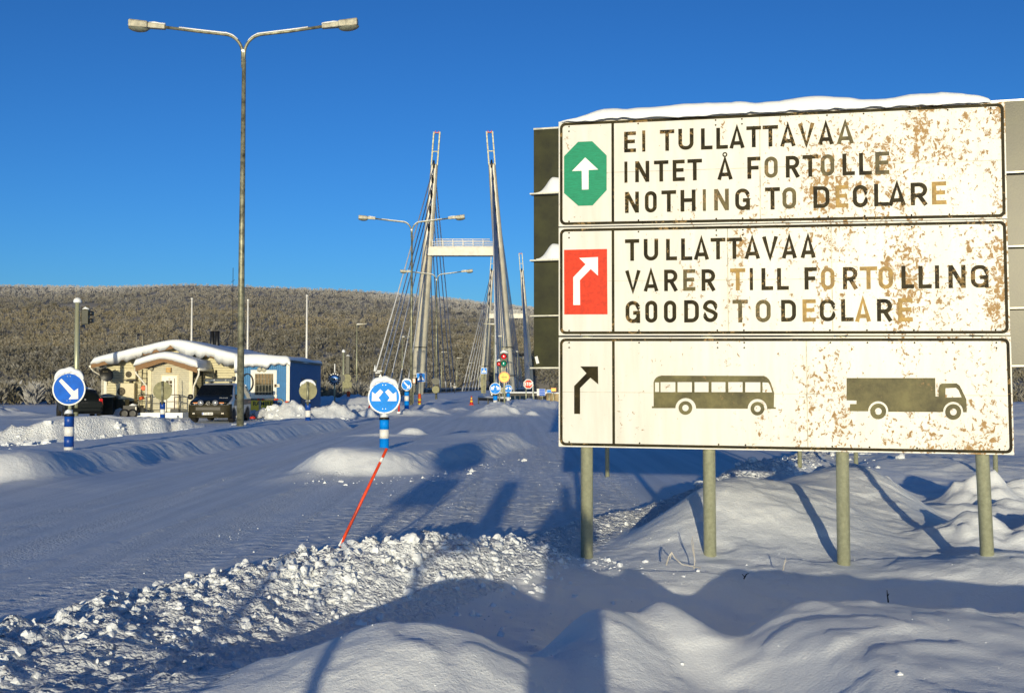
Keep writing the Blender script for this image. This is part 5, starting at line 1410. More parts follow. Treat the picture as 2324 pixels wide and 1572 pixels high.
for s, xa in ((1, px_(333)), (-1, px_(424))):
    mb = MB()
    for y in (PY - 1.15, PY - .25): mb.tube([(xa if y < PY - 1 else xa + s * .3, y, .2), (xa if y < PY - 1 else xa + s * .3, y, 1.16)], .026, 8)
    for z in (.48, .82, 1.16): mb.tube([(xa, PY - 1.15, z), (xa + s * .3, PY - .25, z)], .02, 8)
    mb.tube([(xa, PY - 1.15, 1.16), (xa + s * .62, PY - 1.15, 1.16), (xa + s * .66, PY - 1.15, 1.1), (xa + s * .66, PY - 1.15, .2)], .024, 8)
    for z in (.48, .82): mb.tube([(xa, PY - 1.15, z), (xa + s * .66, PY - 1.15, z)], .018, 8)
    mb.build("step_rail", M_STEELT, po, OO)
# things leaning by the porch
sh = thing("snow_shovel", "snow shovel leaning by the left step rail of the porch", "shovel", (px_(341), PY - 1.3, .2))
mb = MB(); mb.tube([(0, .1, .15), (.03, .02, .95)], .02, 8); mb.tube([(.03, .02, .95), (-.03, .02, 1.03), (.0, .02, 1.1), (.08, .02, 1.1), (.10, .02, 1.03), (.03, .02, .95)], .016, 6); mb.build("handle", M_DARKM, sh)
MB().grid(lambda i, j: (-.15 + .3 * i / 4, .1 + .05 * ((i - 2) / 2) ** 2 - .05 * j / 4, .0 + .3 * j / 4), 5, 5).build("blade", M_DARKM, sh)
br = thing("broom", "broom standing upright by the right step rail of the porch", "broom", (px_(414), PY - 1.2, .25))
MB().tube([(0, 0, .2), (-.06, .1, 1.75)], .018, 8).build("stick", M_BARGE, br)
MB().box((0, 0, .1), (.45, .1, .2)).build("brush", M_BLACK, br, bevel=.03)
# ladder with tools left of the porch
ld = thing("tool_ladder", "grey ladder against the cream wall left of the porch with red things hung on it", "ladder", (px_(322), 58.3, 0)); o_ = (px_(322), 58.3, 0)
mb = MB()
for p in (317, 330): mb.tube([(wx(p, 58), 58.0, .2), (wx(p + 1, 58), 58.45, wz(838, 58))], .022, 8)
mb.build("rail", M_STEELT, ld, o_)
mb = MB()
for k in range(9):
    z = .45 + .26 * k; y = 58.0 + .45 * z / 2.6; mb.tube([(wx(317, 58), y, z), (wx(330.5, 58), y, z)], .014, 6)
mb.build("rungs", M_STEELT, ld, o_)["kind"] = "stuff"
mb = MB(); mb.tube([(wx(317, 57.9), 57.9, .95), (wx(327, 57.9), 57.9, 1.0)], .09, 10); mb.lathe([(.11, -.05), (.13, 0), (.11, .05)], (wx(327, 57.9), 57.85, 1.5), 14, axis='y'); mb.build("red_gear", M_ORANGE, ld, o_)

# ------------------------------------------------------------------ blue cabin
CY = 57.0; cxl, cxr = wx(536, CY), wx(656.5, CY); czt, czb = wz(822, CY), -.1; CBK = 66.4
cb = thing("blue_cabin", "blue boarded site cabin with white framed barred window joined to the customs house", "building", ((cxl + cxr) / 2, CY, 0)); OC = ((cxl + cxr) / 2, CY, 0)
MB().box2((cxl, CY, czb), (cxr, CBK, czt)).build("wall", M_CABIN, cb, OC)
mb = MB(); mb.box2((cxl - .03, CY - .03, czb), (cxl + .22, CY - .002, czt + .05)); mb.box2((cxr - .14, CY - .035, czb), (cxr + .03, CY - .002, czt)); mb.build("corner_board", M_TRIM, cb, OC)
rf = MB().box2((cxl - .05, CY - .12, czt), (cxr + .08, CBK + .1, czt + .12)).build("roof", M_DARKM, cb, OC)
def cabin_snow(i, j):
    u = i / 47; x = cxl - .05 + (cxr + .13 - cxl) * u
    rag = float(fbm(np.array([x * 2.2]), np.array([8.0]), 3, 3)[0])
    e = min(1, (1 - u) / .10); e = math.sqrt(max(0, 1 - (1 - e) ** 2)); 
    hgt = .34 + .05 * math.sin(u * 5)
    y0 = CY - .16
    if j == 0: return (x, y0 + .10, czt + .06)
    if j == 1: return (x, y0 - .03, czt - .07 - .42 * abs(rag) - .26 * (1 - u) ** 2)
    if j <= 6:
        a = (j - 1) / 5 * math.pi / 2; return (x, y0 - .08 + .25 * (1 - math.cos(a)), czt - .06 + (.1 + hgt * e) * math.sin(a) - (.30 * abs(rag) + .2 * (1 - u) ** 2) * (1 - math.sin(a)))
    v = (j - 6) / 7; return (x, y0 + .17 + (CBK - y0) * v, czt + .04 + hgt * e + .05 * math.sin(v * 9 + u * 4))
mb = MB().grid(cabin_snow, 48, 14)
ed = [cabin_snow(47, j) for j in range(14)]; n = len(ed); mb.add(ed + [(p[0] + .005, p[1], min(p[2], czt + .05)) for p in ed], [(i, i + 1, n + i + 1, n + i) for i in range(n - 1)])
mb.build("roof_snow", M_SNOW2, rf, OC)
wl_, wr_2, wt, wb_ = wx(575, CY), wx(624, CY), wz(844, CY), wz(899, CY)
mb = MB(); mb.box2((wl_ - .12, CY - .05, wb_ - .10), (wr_2 + .10, CY - .002, wt + .10)); mb.box2((wl_ - .14, CY - .12, wb_ - .16), (wr_2 + .12, CY - .002, wb_ - .102)); fr = mb.build("window", M_TRIM, cb, OC)
MB().box2((wl_ + .10, CY - .058, wb_ + .08), (wr_2 - .07, CY - .051, wt - .09)).build("pane", M_GLASS, fr, OC)
mb = MB()
for k in range(6): x = wl_ + .16 + (wr_2 - wl_ - .30) * k / 5; mb.tube([(x, CY - .10, wb_ + .05), (x, CY - .10, wt - .08)], .011, 6)
for z in (.14, .22, .52, .82): mb.tube([(wl_ + .08, CY - .11, wb_ + z * (wt - wb_) * .88), (wr_2 - .06, CY - .11, wb_ + z * (wt - wb_) * .88)], .008, 6)
mb.build("window_bars", M_LAMPH, fr, OC)["kind"] = "stuff"
mb = MB()
for p in (587.5, 603): pass
for xx in (974, 991): mb.lathe([(.13, -.02), (.12, -.09), (.07, -.12), (0, -.13)], (wx(xx / 1.6523, CY), CY, wz(1386 / 1.6523, CY)), 20, axis='y')
mb.build("vent", M_LAMPH, cb, OC)
sg = MB().box2((wx(623.5, CY), CY - .05, wz(878.5, CY)), (wx(635, CY), CY - .002, wz(871.5, CY))).build("name_plate", M_TRIM, cb, OC)
MB().box2((wx(624.5, CY), CY - .054, wz(876, CY)), (wx(633, CY), CY - .051, wz(874.3, CY))).build("plate_text", M_BARGE, sg, OC)
MB().box2((wx(624.5, CY), CY - .10, wz(900, CY)), (wx(630, CY), CY - .002, wz(896, CY))).build("mail_slot", M_TRIM, cb, OC)
# yellow hire-company board at the foot of the wall
yb = MB().box2((wx(566, CY), CY - .06, -.05), (wx(621, CY), CY - .003, wz(907, CY))).build("yellow_board", M_YELLOW, cb, OC)
def bold_text(txt, size, loc, m, parent, name="lettering", rot=(math.pi / 2, 0, 0), off=(0, 0, 0), xscale=1.0):
    cu = bpy.data.curves.new(name, 'FONT'); cu.body = txt; cu.size = size; cu.extrude = .002; cu.offset = size * .018
    tmp = bpy.data.objects.new("tmp", cu); me = bpy.data.meshes.new_from_object(tmp); me.name = name
    bpy.data.objects.remove(tmp); bpy.data.curves.remove(cu)
    me.materials.clear(); me.materials.append(m)
    o = bpy.data.objects.new(name, me); COL.objects.link(o); o.parent = parent
    o.location = tuple(loc[i] - off[i] for i in range(3)); o.rotation_euler = rot; o.scale = (xscale, 1, 1); return o
bold_text("RAMIRENT", .30, (wx(575, CY), CY - .064, .60), M_PERSON, yb, off=OC)
# hose coil, side door and notice on the dark side
mb = MB()
for k in range(3): mb.tube([(wx(561 + k, CY) + .30 * math.cos(a), CY - .06 - .03 * k, wz(868, CY) + .46 * math.sin(a)) for a in [i * .2618 for i in range(25)]], .022, 8, False)
hc = mb.build("hose", M_BLACK, None); hc.name = "hose_coil"; tag(hc, "black hose coil hanging on the blue cabin beside the barred window", "hose", None)
MB().box2((cxr + .003, 60.2, .0), (cxr + .03, 61.2, 2.05)).build("side_door", mat("cabin_door_dark", (.012, .06, .15), .5, var=.2), cb, OC)
MB().box2((cxr + .031, 60.35, 1.15), (cxr + .04, 61.0, 1.85)).build("door_window", mat("frosted_glass", (.30, .34, .36), .4), cb, OC)
MB().box2((cxr + .003, 63.6, 1.2), (cxr + .02, 64.9, 1.95)).build("notice", mat("yellow_notice", (.50, .36, .06), .5), cb, OC)

# barrier pole in front of the cabin
ba = thing("barrier_rail", "grey tube barrier with red and orange bands before the blue cabin's window", "barrier", (wx(610, 54.5), 54.5, .6)); o_ = (wx(610, 54.5), 54.5, .6)
yb2 = 54.5; zb2 = wz(906, yb2)
MB().tube([(wx(555, yb2), yb2, zb2), (wx(638, yb2), yb2, zb2), (wx(642, yb2), yb2, zb2 - .06), (wx(650, yb2), yb2, zb2 - .38)], .05, 12).build("tube", M_STEELT, ba, o_)
for a, b_, m in ((585, 590, M_ORANGE), (596, 600, M_REDP), (623, 626.5, M_ORANGE), (628, 632, M_REDP)):
    MB().tube([(wx(a, yb2), yb2, zb2), (wx(b_, yb2), yb2, zb2)], .056, 12).build("band", m, ba, o_)
MB().cyl((wx(652, yb2), yb2, zb2 - .45), (wx(652, yb2), yb2, zb2 - .08), .11, 14).build("end_post", M_ORANGE, ba, o_)
MB().box2((wx(589, yb2), yb2 - .1, zb2 - .5), (wx(592, yb2), yb2 + .1, zb2 - .06)).build("support", M_LAMPH, ba, o_)

# flagpoles and mast behind
for px0, top_, bot, lb in ((434, 680, 762, "white flagpole standing behind the customs house roof, leftmost of three"), (561.5, 683, 785, "white flagpole just right of the tall street lamp's pole"), (695.5, 673, 815, "white flagpole behind the blue cabin's dark side, rightmost of three")):
    D = 74; x = wx(px0, D)
    t = thing("flagpole", lb, "flagpole", (x, D, 0), 0, "white flagpoles behind the customs house")
    MB().tube([(0, 0, -.5), (0, 0, wz(top_, D))], [.085, .05], 12).build("pole", M_WHITEP, t)
    MB().lathe([(.03, 0), (.08, .04), (.08, .10), (0, .15)], (0, 0, wz(top_, D)), 12).build("finial", M_WHITEP, t)
t = thing("radio_mast", "hair-thin dark radio mast rising behind the house roof", "mast", (wx(527, 78), 78, 0))
MB().tube([(0, 0, 0), (0, 0, wz(607, 78))], [.035, .018], 6).build("mast", M_DARKM, t)
MB().tube([(-.12, 0, wz(640, 78)), (.12, 0, wz(634, 78))], .012, 6).build("spur", M_DARKM, t)

# bins and trailer by the wall
def wheelie(loc, label, s=1.0):
    t = thing("waste_bin", label, "waste bin", loc, 0, "dark waste bins by the cream wall")
    mb = MB(); 
    vs = [(sx * (.40 if z else .33) * s, sy * (.36 if z else .28) * s, z * s + .05) for z in (0, .92) for sx, sy in ((-1, -1), (1, -1), (1, 1), (-1, 1))]
    mb.add(vs, [(0, 1, 2, 3)[::-1], (4, 5, 6, 7), (0, 1, 5, 4), (1, 2, 6, 5), (2, 3, 7, 6), (3, 0, 4, 7)]); mb.build("bin_body", M_BIN, t, bevel=.03)
    MB().grid(lambda i, j: ((-.45 + .9 * i / 10) * s, (-.42 + .84 * j / 8) * s, (.98 + .13 * math.sin(i / 10 * math.pi) * math.sin(j / 8 * math.pi) ** .5) * s + .05), 11, 9).build("lid", M_BINL, t)
    for sx in (-1, 1): MB().lathe([(.1, -.03), (.1, .03)], (sx * .3 * s, .25, .1), 12, axis='x').build("wheel", M_BLACK, t)
    return t
wheelie((wx(246, 57.2), 57.2, 0), "dark waste bin with pale lid between the estate car and the house", 1.05)
wheelie((wx(274, 57.6), 57.6, 0), "dark waste bin right of the pale-lidded one, under the big heat pump", .95)
mb = MB(); x0, x1, z0, z1 = wx(290, 56), wx(317, 56), -.02, .62
tr = thing("cargo_trailer", "small black open trailer parked left of the porch", "trailer", ((x0 + x1) / 2, 56, 0)); o_ = ((x0 + x1) / 2, 56, 0)
mb.box2((x0, 55.4, .22), (x1, 56.7, .27)); mb.box2((x0, 55.4, .27), (x1, 55.44, z1)); mb.box2((x0, 56.66, .27), (x1, 56.7, z1)); mb.box2((x0, 55.44, .27), (x0 + .04, 56.66, z1)); mb.box2((x1 - .04, 55.44, .27), (x1, 56.66, z1)); mb.build("box", M_BLACK, tr, o_)
MB().box2((x1 + .002, 55.4, .1), (x1 + .06, 55.46, z1 - .05)).build("tail_post", M_TRIM, tr, o_)
for x in (x0 + .1, x1 - .1): MB().lathe([(.12, -.06), (.24, -.06), (.24, .06), (.12, .06)], (x, 55.34, .22), 18, axis='y').build("wheel", M_BLACK, tr, o_)
snow_blob([(x0 + .1, 56, z1 - .05), ((x0 + x1) / 2, 56, z1 - .02), (x1 - .1, 56, z1 - .05)], [.1, .2, .1], "snow_load", tr, o_)
# odds and ends: branch heap with red rag in front of the cabin's snow heap
q = at(552, 957, 50); t = thing("debris_heap", "little heap of dark sticks with a red rag on the snow right of the van", "debris", (wx(580, 50.5), 50.5, .1))
mb = MB(); rr2 = random.Random(4)
for k in range(12):
    a = rr2.uniform(0, 6.28); L_ = rr2.uniform(.2, .6); mb.tube([(rr2.uniform(-.2, .2), rr2.uniform(-.1, .1), .0), (L_ * math.cos(a), .3 * L_ * math.sin(a), rr2.uniform(.05, .28))], .013, 5)
mb.build("sticks", M_DARKM, t)["kind"] = "stuff"
MB().lathe([(0, 0), (.14, .02), (.12, .1), (0, .14)], (-.1, -.05, 0), 10).build("rag", M_REDP, t)

# ------------------------------------------------------------------ vehicles
M_CARBLK = mat("dark_green_black_paint", (.008, .010, .008), .35, var=.1, spec=.3, coat=.08)
M_CARSIL = mat("silver_paint", (.58, .59, .58), .35, .15, var=.06, coat=.2)
M_BUMPER = mat("dark_bumper", (.030, .026, .012), .55, spec=.2, var=.3, scale=4)
M_CARGLS = mat("car_glass", (.006, .007, .006), .06, var=.2, spec=.6)
M_TYRE = mat("tyre_rubber", (.012, .012, .012), .75, var=.3)
M_RIM2 = mat("wheel_rim", (.30, .30, .29), .35, .7, var=.1)
M_HEADL = mat("headlamp_glass", (.42, .42, .40), .15, .5, var=.3, scale=22, spec=.8)
M_AMBER = mat("amber_lens", (.75, .22, .03), .2, var=.1)
M_TAIL = mat("tail_lamp_red", (.60, .012, .01), .15, var=.1, spec=.8)
M_PLATE = mat("plate_white", (.72, .72, .68), .4, var=.04)
M_LBAR = mat("lightbar_blue_glass", (.035, .075, .12), .12, var=.3, scale=9, spec=.8)
M_STRIPE = mat("stripe_orange", (.42, .16, .06), .4, var=.2)

def loft(sections, prof_n):
    """sections: list of rings with equal length"""
    mb = MB(); k = len(sections); n = prof_n
    vs = [p for s_ in sections for p in s_]
    mb.add(vs, [(i * n + j, i * n + (j + 1) % n, (i + 1) * n + (j + 1) % n, (i + 1) * n + j) for i in range(k - 1) for j in range(n)], 0, True)
    mb.add(sections[0], [tuple(range(n))[::-1]]); mb.add(sections[-1], [tuple(range(n))])
    return mb
def ring(y, zb, zbelt, zt, wb, wbelt, wt):
    """cross-section of a car body at length y: half outline mirrored"""
    half = [(wb * .86, zb), (wb, zb + .12), (wbelt, zb + (zbelt - zb) * .5), (wbelt, zbelt), (wt + (wbelt - wt) * .12, zt - .10 if zt - zbelt > .15 else zbelt + (zt - zbelt) * .6), (wt * .93, zt - .025), (wt * .6, zt)]
    return [(x, y, z) for x, z in half] + [(-x, y, z) for x, z in half[::-1]]
def wheel(parent, x, y, r, w_, side):
    t = MB().lathe([(r * .62, -w_ / 2), (r * .96, -w_ / 2), (r, -w_ / 2 + .03), (r, w_ / 2 - .03), (r * .96, w_ / 2), (r * .62, w_ / 2)], (x, y, r), 26, axis='x').build("wheel", M_TYRE, parent)
    MB().lathe([(r * .64, side * (w_ / 2 - .05)), (r * .60, side * (w_ / 2 - .01)), (r * .2, side * (w_ / 2 - .03)), (0, side * (w_ / 2 - .025))], (x, y, r), 20, axis='x').build("rim", M_RIM2, t)

# --- police van, front towards the camera (-y)
vx = wx(474, 48); van = thing("police_van", "dark police van with blue light bar and round spot lamps parked before the porch", "van", (vx, 48.0, .0), R(1.5)); van.scale = (.945, .945, .885)
# lower silver body
secs = []
for y, zb, zbelt, zt, wb, wl2, wt in ((.17, .34, .86, 1.02, .86, .90, .86), (.35, .30, .98, 1.10, .92, .95, .90), (.85, .28, 1.10, 1.22, .93, .955, .88), (1.05, .28, 1.14, 1.34, .93, .955, .86), (1.45, .28, 1.15, 1.68, .93, .955, .80), (1.72, .28, 1.15, 1.88, .93, .955, .76), (2.1, .28, 1.15, 1.95, .93, .955, .76), (3.2, .28, 1.15, 1.965, .93, .955, .77), (4.4, .28, 1.15, 1.94, .93, .95, .76), (4.80, .30, 1.12, 1.86, .92, .94, .74), (4.89, .36, 1.0, 1.6, .88, .90, .74)):
    secs.append(ring(y, zb, zbelt, zt, wb, wl2, wt))
body = loft(secs, 14).build("body", M_CARSIL, van)
# dark bonnet, proud of the body by a few mm
def bon(i, j):
    u = -1 + 2 * i / 12; ys = [(.03, .80, .92), (.12, .88, 1.03), (.35, .905, 1.115), (.70, .88, 1.20), (.90, .865, 1.265), (1.04, .855, 1.355)][j]
    x = u * ys[1]; e = 1 - abs(u) ** 4
    return (x, ys[0] - .012 * e, ys[2] + .012 + .02 * e - .05 * (1 - e))
bonnet = MB().grid(bon, 13, 6).build("bonnet", M_CARBLK, van)
# bumper and grille
mb = MB()
def bmp(i, j):
    u = -1 + 2 * i / 14; x = u * .945; y = -.06 + .16 * abs(u) ** 3.0
    z = [.24, .30, .52, .62, .80, .93][j]; y += [.10, .03, 0, .02, .045, .075][j]
    return (x, y, z)
mb.grid(bmp, 15, 6)
for s in (-1, 1):
    mb.add([(s * .945, .10 + d, z) for d, z in ((.1, .24), (.03, .30), (0, .52), (.02, .62), (.045, .80), (.06, .93))] + [(s * .955, .55, z) for z in (.24, .30, .52, .62, .80, .93)], [(i, i + 1, 7 + i, 6 + i) for i in range(5)], 0, True)
bum = mb.build("bumper", M_BUMPER, van)
mb = MB(); mb.box((0, -.062, .70), (1.12, .02, .15)); g = mb.build("grille", M_BLACK, bum)
mb = MB()
for k in range(3): mb.box((0, -.076, .65 + .05 * k), (1.08, .012, .012))
mb.build("grille_slat", M_BUMPER, g)["kind"] = "stuff"
mb = MB(); mb.box((0, -.065, .30), (1.0, .03, .035)); mb.build("lower_lip", M_BUMPER, bum)
pl = MB().box((-.02, -.085, .46), (.50, .012, .12)).build("number_plate", M_PLATE, van)
bold_text("TVS-385", .115, (-.185, -.093, .42), M_PERSON, pl)
MB().box((-.245, -.092, .46), (.04, .004, .115)).build("plate_flag", M_DBLUE, pl)
for s in (-1, 1):
    mb = MB(); P_ = [(s * .90, .06, .88), (s * .56, -.005, .88), (s * .52, -.0, .93), (s * .58, .02, 1.00), (s * .88, .14, 1.00)]
    Q_ = [(x, y + .1, z) for x, y, z in P_]; n = 5
    mb.add(P_ + Q_, [tuple(range(5)), tuple(range(5, 10))[::-1]] + [(i, (i + 1) % 5, 5 + (i + 1) % 5, 5 + i) for i in range(5)]); hl = mb.build("headlight", M_HEADL, van)
    MB().box((s * .60, .012, .985), (.20, .03, .045)).build("indicator", M_AMBER, hl)
    MB().lathe([(.06, .0), (.05, -.03), (0, -.045)], (s * .62, -.01, .92), 14, axis='y').build("reflector", M_RIM2, hl)
    MB().lathe([(0, -.16), (.08, -.15), (.135, -.11), (.145, -.05), (.10, .06), (0, .09)], (s * .335, -.03, .985), 26, axis='y').build("spot_lamp", M_HEADL, van)
    mb = MB(); mb.box((s * .66, -.058, .47), (.11, .014, .07)); mb.build("fog_lamp", M_HEADL, bum)
    mb = MB(); mb.lathe([(0, -.13), (.12, -.10), (.15, 0), (.12, .10), (0, .13)], (0, 0, 0), 12, axis='x'); mr_ = mb.build("mirror", M_BLACK, van, bevel=0); mr_.location = (s * 1.10, 1.05, 1.27); mr_.scale = (1, .6, .95)
mb = MB(); mb.tube([(.082 * math.cos(i * .2618), -.045, .97 + .082 * math.sin(i * .2618)) for i in range(25)], .010, 6, False)
mb.tube([(-.045, -.045, 1.03), (-.022, -.047, .985), (0, -.047, 1.02), (.022, -.047, .985), (.045, -.045, 1.03)], .007, 6); mb.tube([(-.065, -.045, 1.0), (-.03, -.047, .905), (0, -.047, .97), (.03, -.047, .905), (.065, -.045, 1.0)], .007, 6); mb.build("emblem", M_RIM2, bonnet)
MB().lathe([(.08, -.035), (.075, -.04), (0, -.042)], (0, 0, .97), 20, axis='y').build("emblem_ground", M_BLACK, bonnet)
bold_text("PK943", .15, (.34, .60, 1.215), M_WHITEP, bonnet, rot=(R(15), 0, 0))
# glass
mb = MB()
def ws(i, j):
    u = -1 + 2 * i / 8; v = j / 4; y = 1.05 + (1.72 - 1.05) * v; z = 1.335 + (1.865 - 1.335) * v; w_ = .845 + (.735 - .845) * v
    return (u * w_, y - .03 * (1 - u * u) - .012, z + .014)
mb.grid(ws, 9, 5); mb.build("windscreen", M_CARGLS, van)
for s in (-1, 1):
    mb = MB()
    for y0, y1, t0, t1 in ((1.22, 2.10, 1.78, 2.06), (2.18, 3.30, 2.20, 3.28), (3.38, 4.55, 3.40, 4.45)):
        vs = [(s * .965, y0, 1.17), (s * .965, y1, 1.17), (s * .815, t1, 1.82), (s * .815, t0, 1.82 if t0 > 2 else 1.80)]
        mb.add(vs, [(0, 1, 2, 3)])
    mb.build("side_glass", M_CARGLS, van)
    mb = MB().add([(s * .962, .9, .82), (s * .966, 4.7, .86), (s * .966, 4.7, 1.13), (s * .966, 1.1, 1.13)], [(0, 1, 2, 3)]); st_ = mb.build("dark_side_stripe", M_CARBLK, van)
    mb = MB().add([(s * .970, 1.5, .86), (s * .970, 1.95, .86), (s * .970, 1.75, 1.10), (s * .970, 1.4, 1.10)], [(0, 1, 2, 3)])
    mb.add([(s * .970, 3.9, .94), (s * .970, 4.6, .94), (s * .970, 4.6, 1.02), (s * .970, 3.9, 1.02)], [(0, 1, 2, 3)]); mb.build("orange_stripe", M_STRIPE, st_)
    for y in (.92, 3.95):
        mb = MB(); N_ = 16
        mb.add([(s * .968, y + .43 * math.cos(math.pi * i / N_), .34 + .43 * math.sin(math.pi * i / N_)) for i in range(N_ + 1)] + [(s * .968, y - .43, .2), (s * .968, y + .43, .2)], [tuple(range(N_ + 3))]); mb.build("wheel_arch", M_BLACK, van)
        wheel(van, s * .86, y, .345, .24, s)
lb = MB().box((0, 2.25, 2.11), (1.42, .26, .13)).build("light_bar", M_LBAR, van, bevel=.05, seg=3)
for x in (-.27, .28): MB().lathe([(.075, -.14), (.07, -.165), (0, -.175)], (x, 2.25, 2.11), 16, axis='y').build("work_lamp", M_HEADL, lb)
MB().box((0, 2.25, 2.19), (1.40, .26, .035)).build("bar_lid", M_DARKM, lb)
for x in (-.5, .5): MB().box((x, 2.25, 2.0), (.1, .2, .1)).build("bar_foot", M_DARKM, lb)
MB().box((.66, 2.2, 2.20), (.16, .3, .2)).build("siren_box", M_DARKM, van, bevel=.03)
mb = MB()
for x, r0 in ((-.3, .55), (.35, -.4)): mb.tube([(x, 1.06, 1.36), (x + r0, 1.15, 1.46)], .012, 5)
mb.build("wiper", M_BLACK, van)

# --- dark estate car, seen from its rear three-quarter
car = thing("estate_car", "dark estate car with red tail lamp and snowy roof parked left of the house", "car", (wx(200, 54), 53.6, 0), R(28))
# local +y = forward (away to the left)
secs = []
for y, zb, zbelt, zt, wb, wl2, wt in ((.0, .38, .80, .86, .74, .80, .72), (.10, .30, .88, .98, .84, .87, .74), (.25, .26, .92, 1.22, .86, .88, .68), (.55, .24, .93, 1.42, .86, .885, .62), (1.2, .24, .93, 1.47, .86, .885, .61), (2.1, .24, .93, 1.46, .86, .885, .61), (2.7, .24, .93, 1.32, .86, .885, .63), (3.2, .24, .92, 1.02, .86, .88, .68), (3.9, .25, .84, .92, .86, .87, .70), (4.35, .28, .72, .80, .82, .82, .66), (4.48, .36, .62, .68, .74, .74, .6)):
    secs.append(ring(y, zb, zbelt, zt, wb, wl2, wt))
cbody = loft(secs, 14).build("body", M_CARBLK, car)
mb = MB()
mb.add([(-.60, .20, 1.0), (.60, .20, 1.0), (.54, .50, 1.38), (-.54, .50, 1.38)], [(0, 1, 2, 3)]); o = mb.build("rear_window", M_CARGLS, car); o.location.y = -.03
for s in (-1, 1):
    MB().add([(s * .89, .5, .96), (s * .89, 2.9, .96), (s * .665, 2.25, 1.40), (s * .655, .75, 1.40)], [(0, 1, 2, 3)]).build("side_window", M_CARGLS, car)
    MB().box((s * .76, .085, .86), (.17, .10, .27)).build("tail_lamp", M_TAIL, car, bevel=.02)
    for y in (.85, 3.5): wheel(car, s * .80, y, .31, .2, s)
    mb = MB(); mb.lathe([(0, -.1), (.07, -.06), (.08, .06), (0, .1)], (0, 0, 0), 10, axis='x'); o = mb.build("mirror", M_BLACK, car); o.location = (s * .97, 2.75, .98)
mb = MB().box((0, -.03, .45), (1.55, .14, .20)); rb = mb.build("rear_bumper", M_CARBLK, car, bevel=.04)
pl = MB().box((.05, .03, .80), (.46, .05, .10)).build("number_plate", M_PLATE, car)
bold_text("LJV-895", .10, (-.15, -.0, .765), M_PERSON, pl)
MB().lathe([(.055, 0), (.05, -.03), (0, -.035)], (.05, .05, .95), 14, axis='y').build("emblem", M_RIM2, car)
snow_blob([(-.5, 1.2, 1.47), (-.2, 1.15, 1.49), (.25, 1.2, 1.49), (.5, 1.15, 1.47)], [.14, .3, .3, .14], "roof_snow", car, wob=.15, flat_=.2)
snow_blob([(-.5, 3.3, 1.0), (0, 3.3, 1.02), (.5, 3.3, 1.0)], [.08, .2, .08], "bonnet_snow", car, wob=.15, flat_=.25)

# ------------------------------------------------------------------ cable-stayed bridge
M_PYL = mat("pylon_beige", (.52, .49, .38), .5, .0, var=.12, scale=.6, bump=.05, bscale=6, spec=.5)
M_PYLP = mat("pylon_pale_plate", (.62, .60, .52), .5, var=.1, scale=1.2)
M_CABLE = mat("stay_cable", (.56, .57, .58), .45, .0, var=.15)
M_RAILD = mat("bridge_rail_dark", (.035, .033, .026), .6, .2, var=.3)
M_CONC = mat("stained_concrete", (.30, .23, .12), .85, var=.35, scale=2.5, bump=.2, bscale=12, stretch=(1, 1, .3))
br_ = thing("cable_stayed_bridge", "cable-stayed bridge with two pairs of leaning beige pylons and fanned cables", "bridge", (AX0 + AXK * 168, 168, 0)); OB = (AX0 + AXK * 168, 168, 0)
ax = Vector((AXK, 1, 0)).normalized(); ay = Vector((ax.y, -ax.x, 0))         # along the bridge, and to its right
def bpnt(D, side, z):
    """point beside the axis, `side` metres to the right, at distance D along y"""
    return Vector((AX0 + AXK * D, D, 0)) + ay * side + Vector((0, 0, z))
HB, HT = 7.05, 4.05            # half spacing of the legs at the deck and at the top
ZTOP = 40.6
def leg_at(D, s, z):
    k = (z - .4) / (ZTOP - .4); return bpnt(D, s * (HB + (HT - HB) * k), z)
ATT = [38.3 - i for i in (2.7, 5.0, 7.3, 9.7, 12.4, 16.0)]
ANCH = [126, 130, 133.5, 140, 149, 158.5]
SPAN = [237, 228, 217, 206, 195, 183]
def stays(D, near, far):
    for s in (-1, 1):
        for k in range(6):
            top = leg_at(D, s, ATT[k])
            for Dz in (near[k], far[k]):
                b_ = bpnt(Dz, s * (HB + .3), .35); d = (b_ - top).normalized()
                a0 = top + d * 1.0
                mb = MB(); mb.tube([a0, top.lerp(b_, .97)], .085, 8); L_ = (b_ - top).length
                mb.tube([top, a0], [.09, .12], 8)
                mb.tube([top.lerp(b_, 1 - 4.2 / L_), top.lerp(b_, 1 - .3 / L_)], [.12, .17], 8)
                mb.build("stay_cable", M_CABLE, br_, OB)
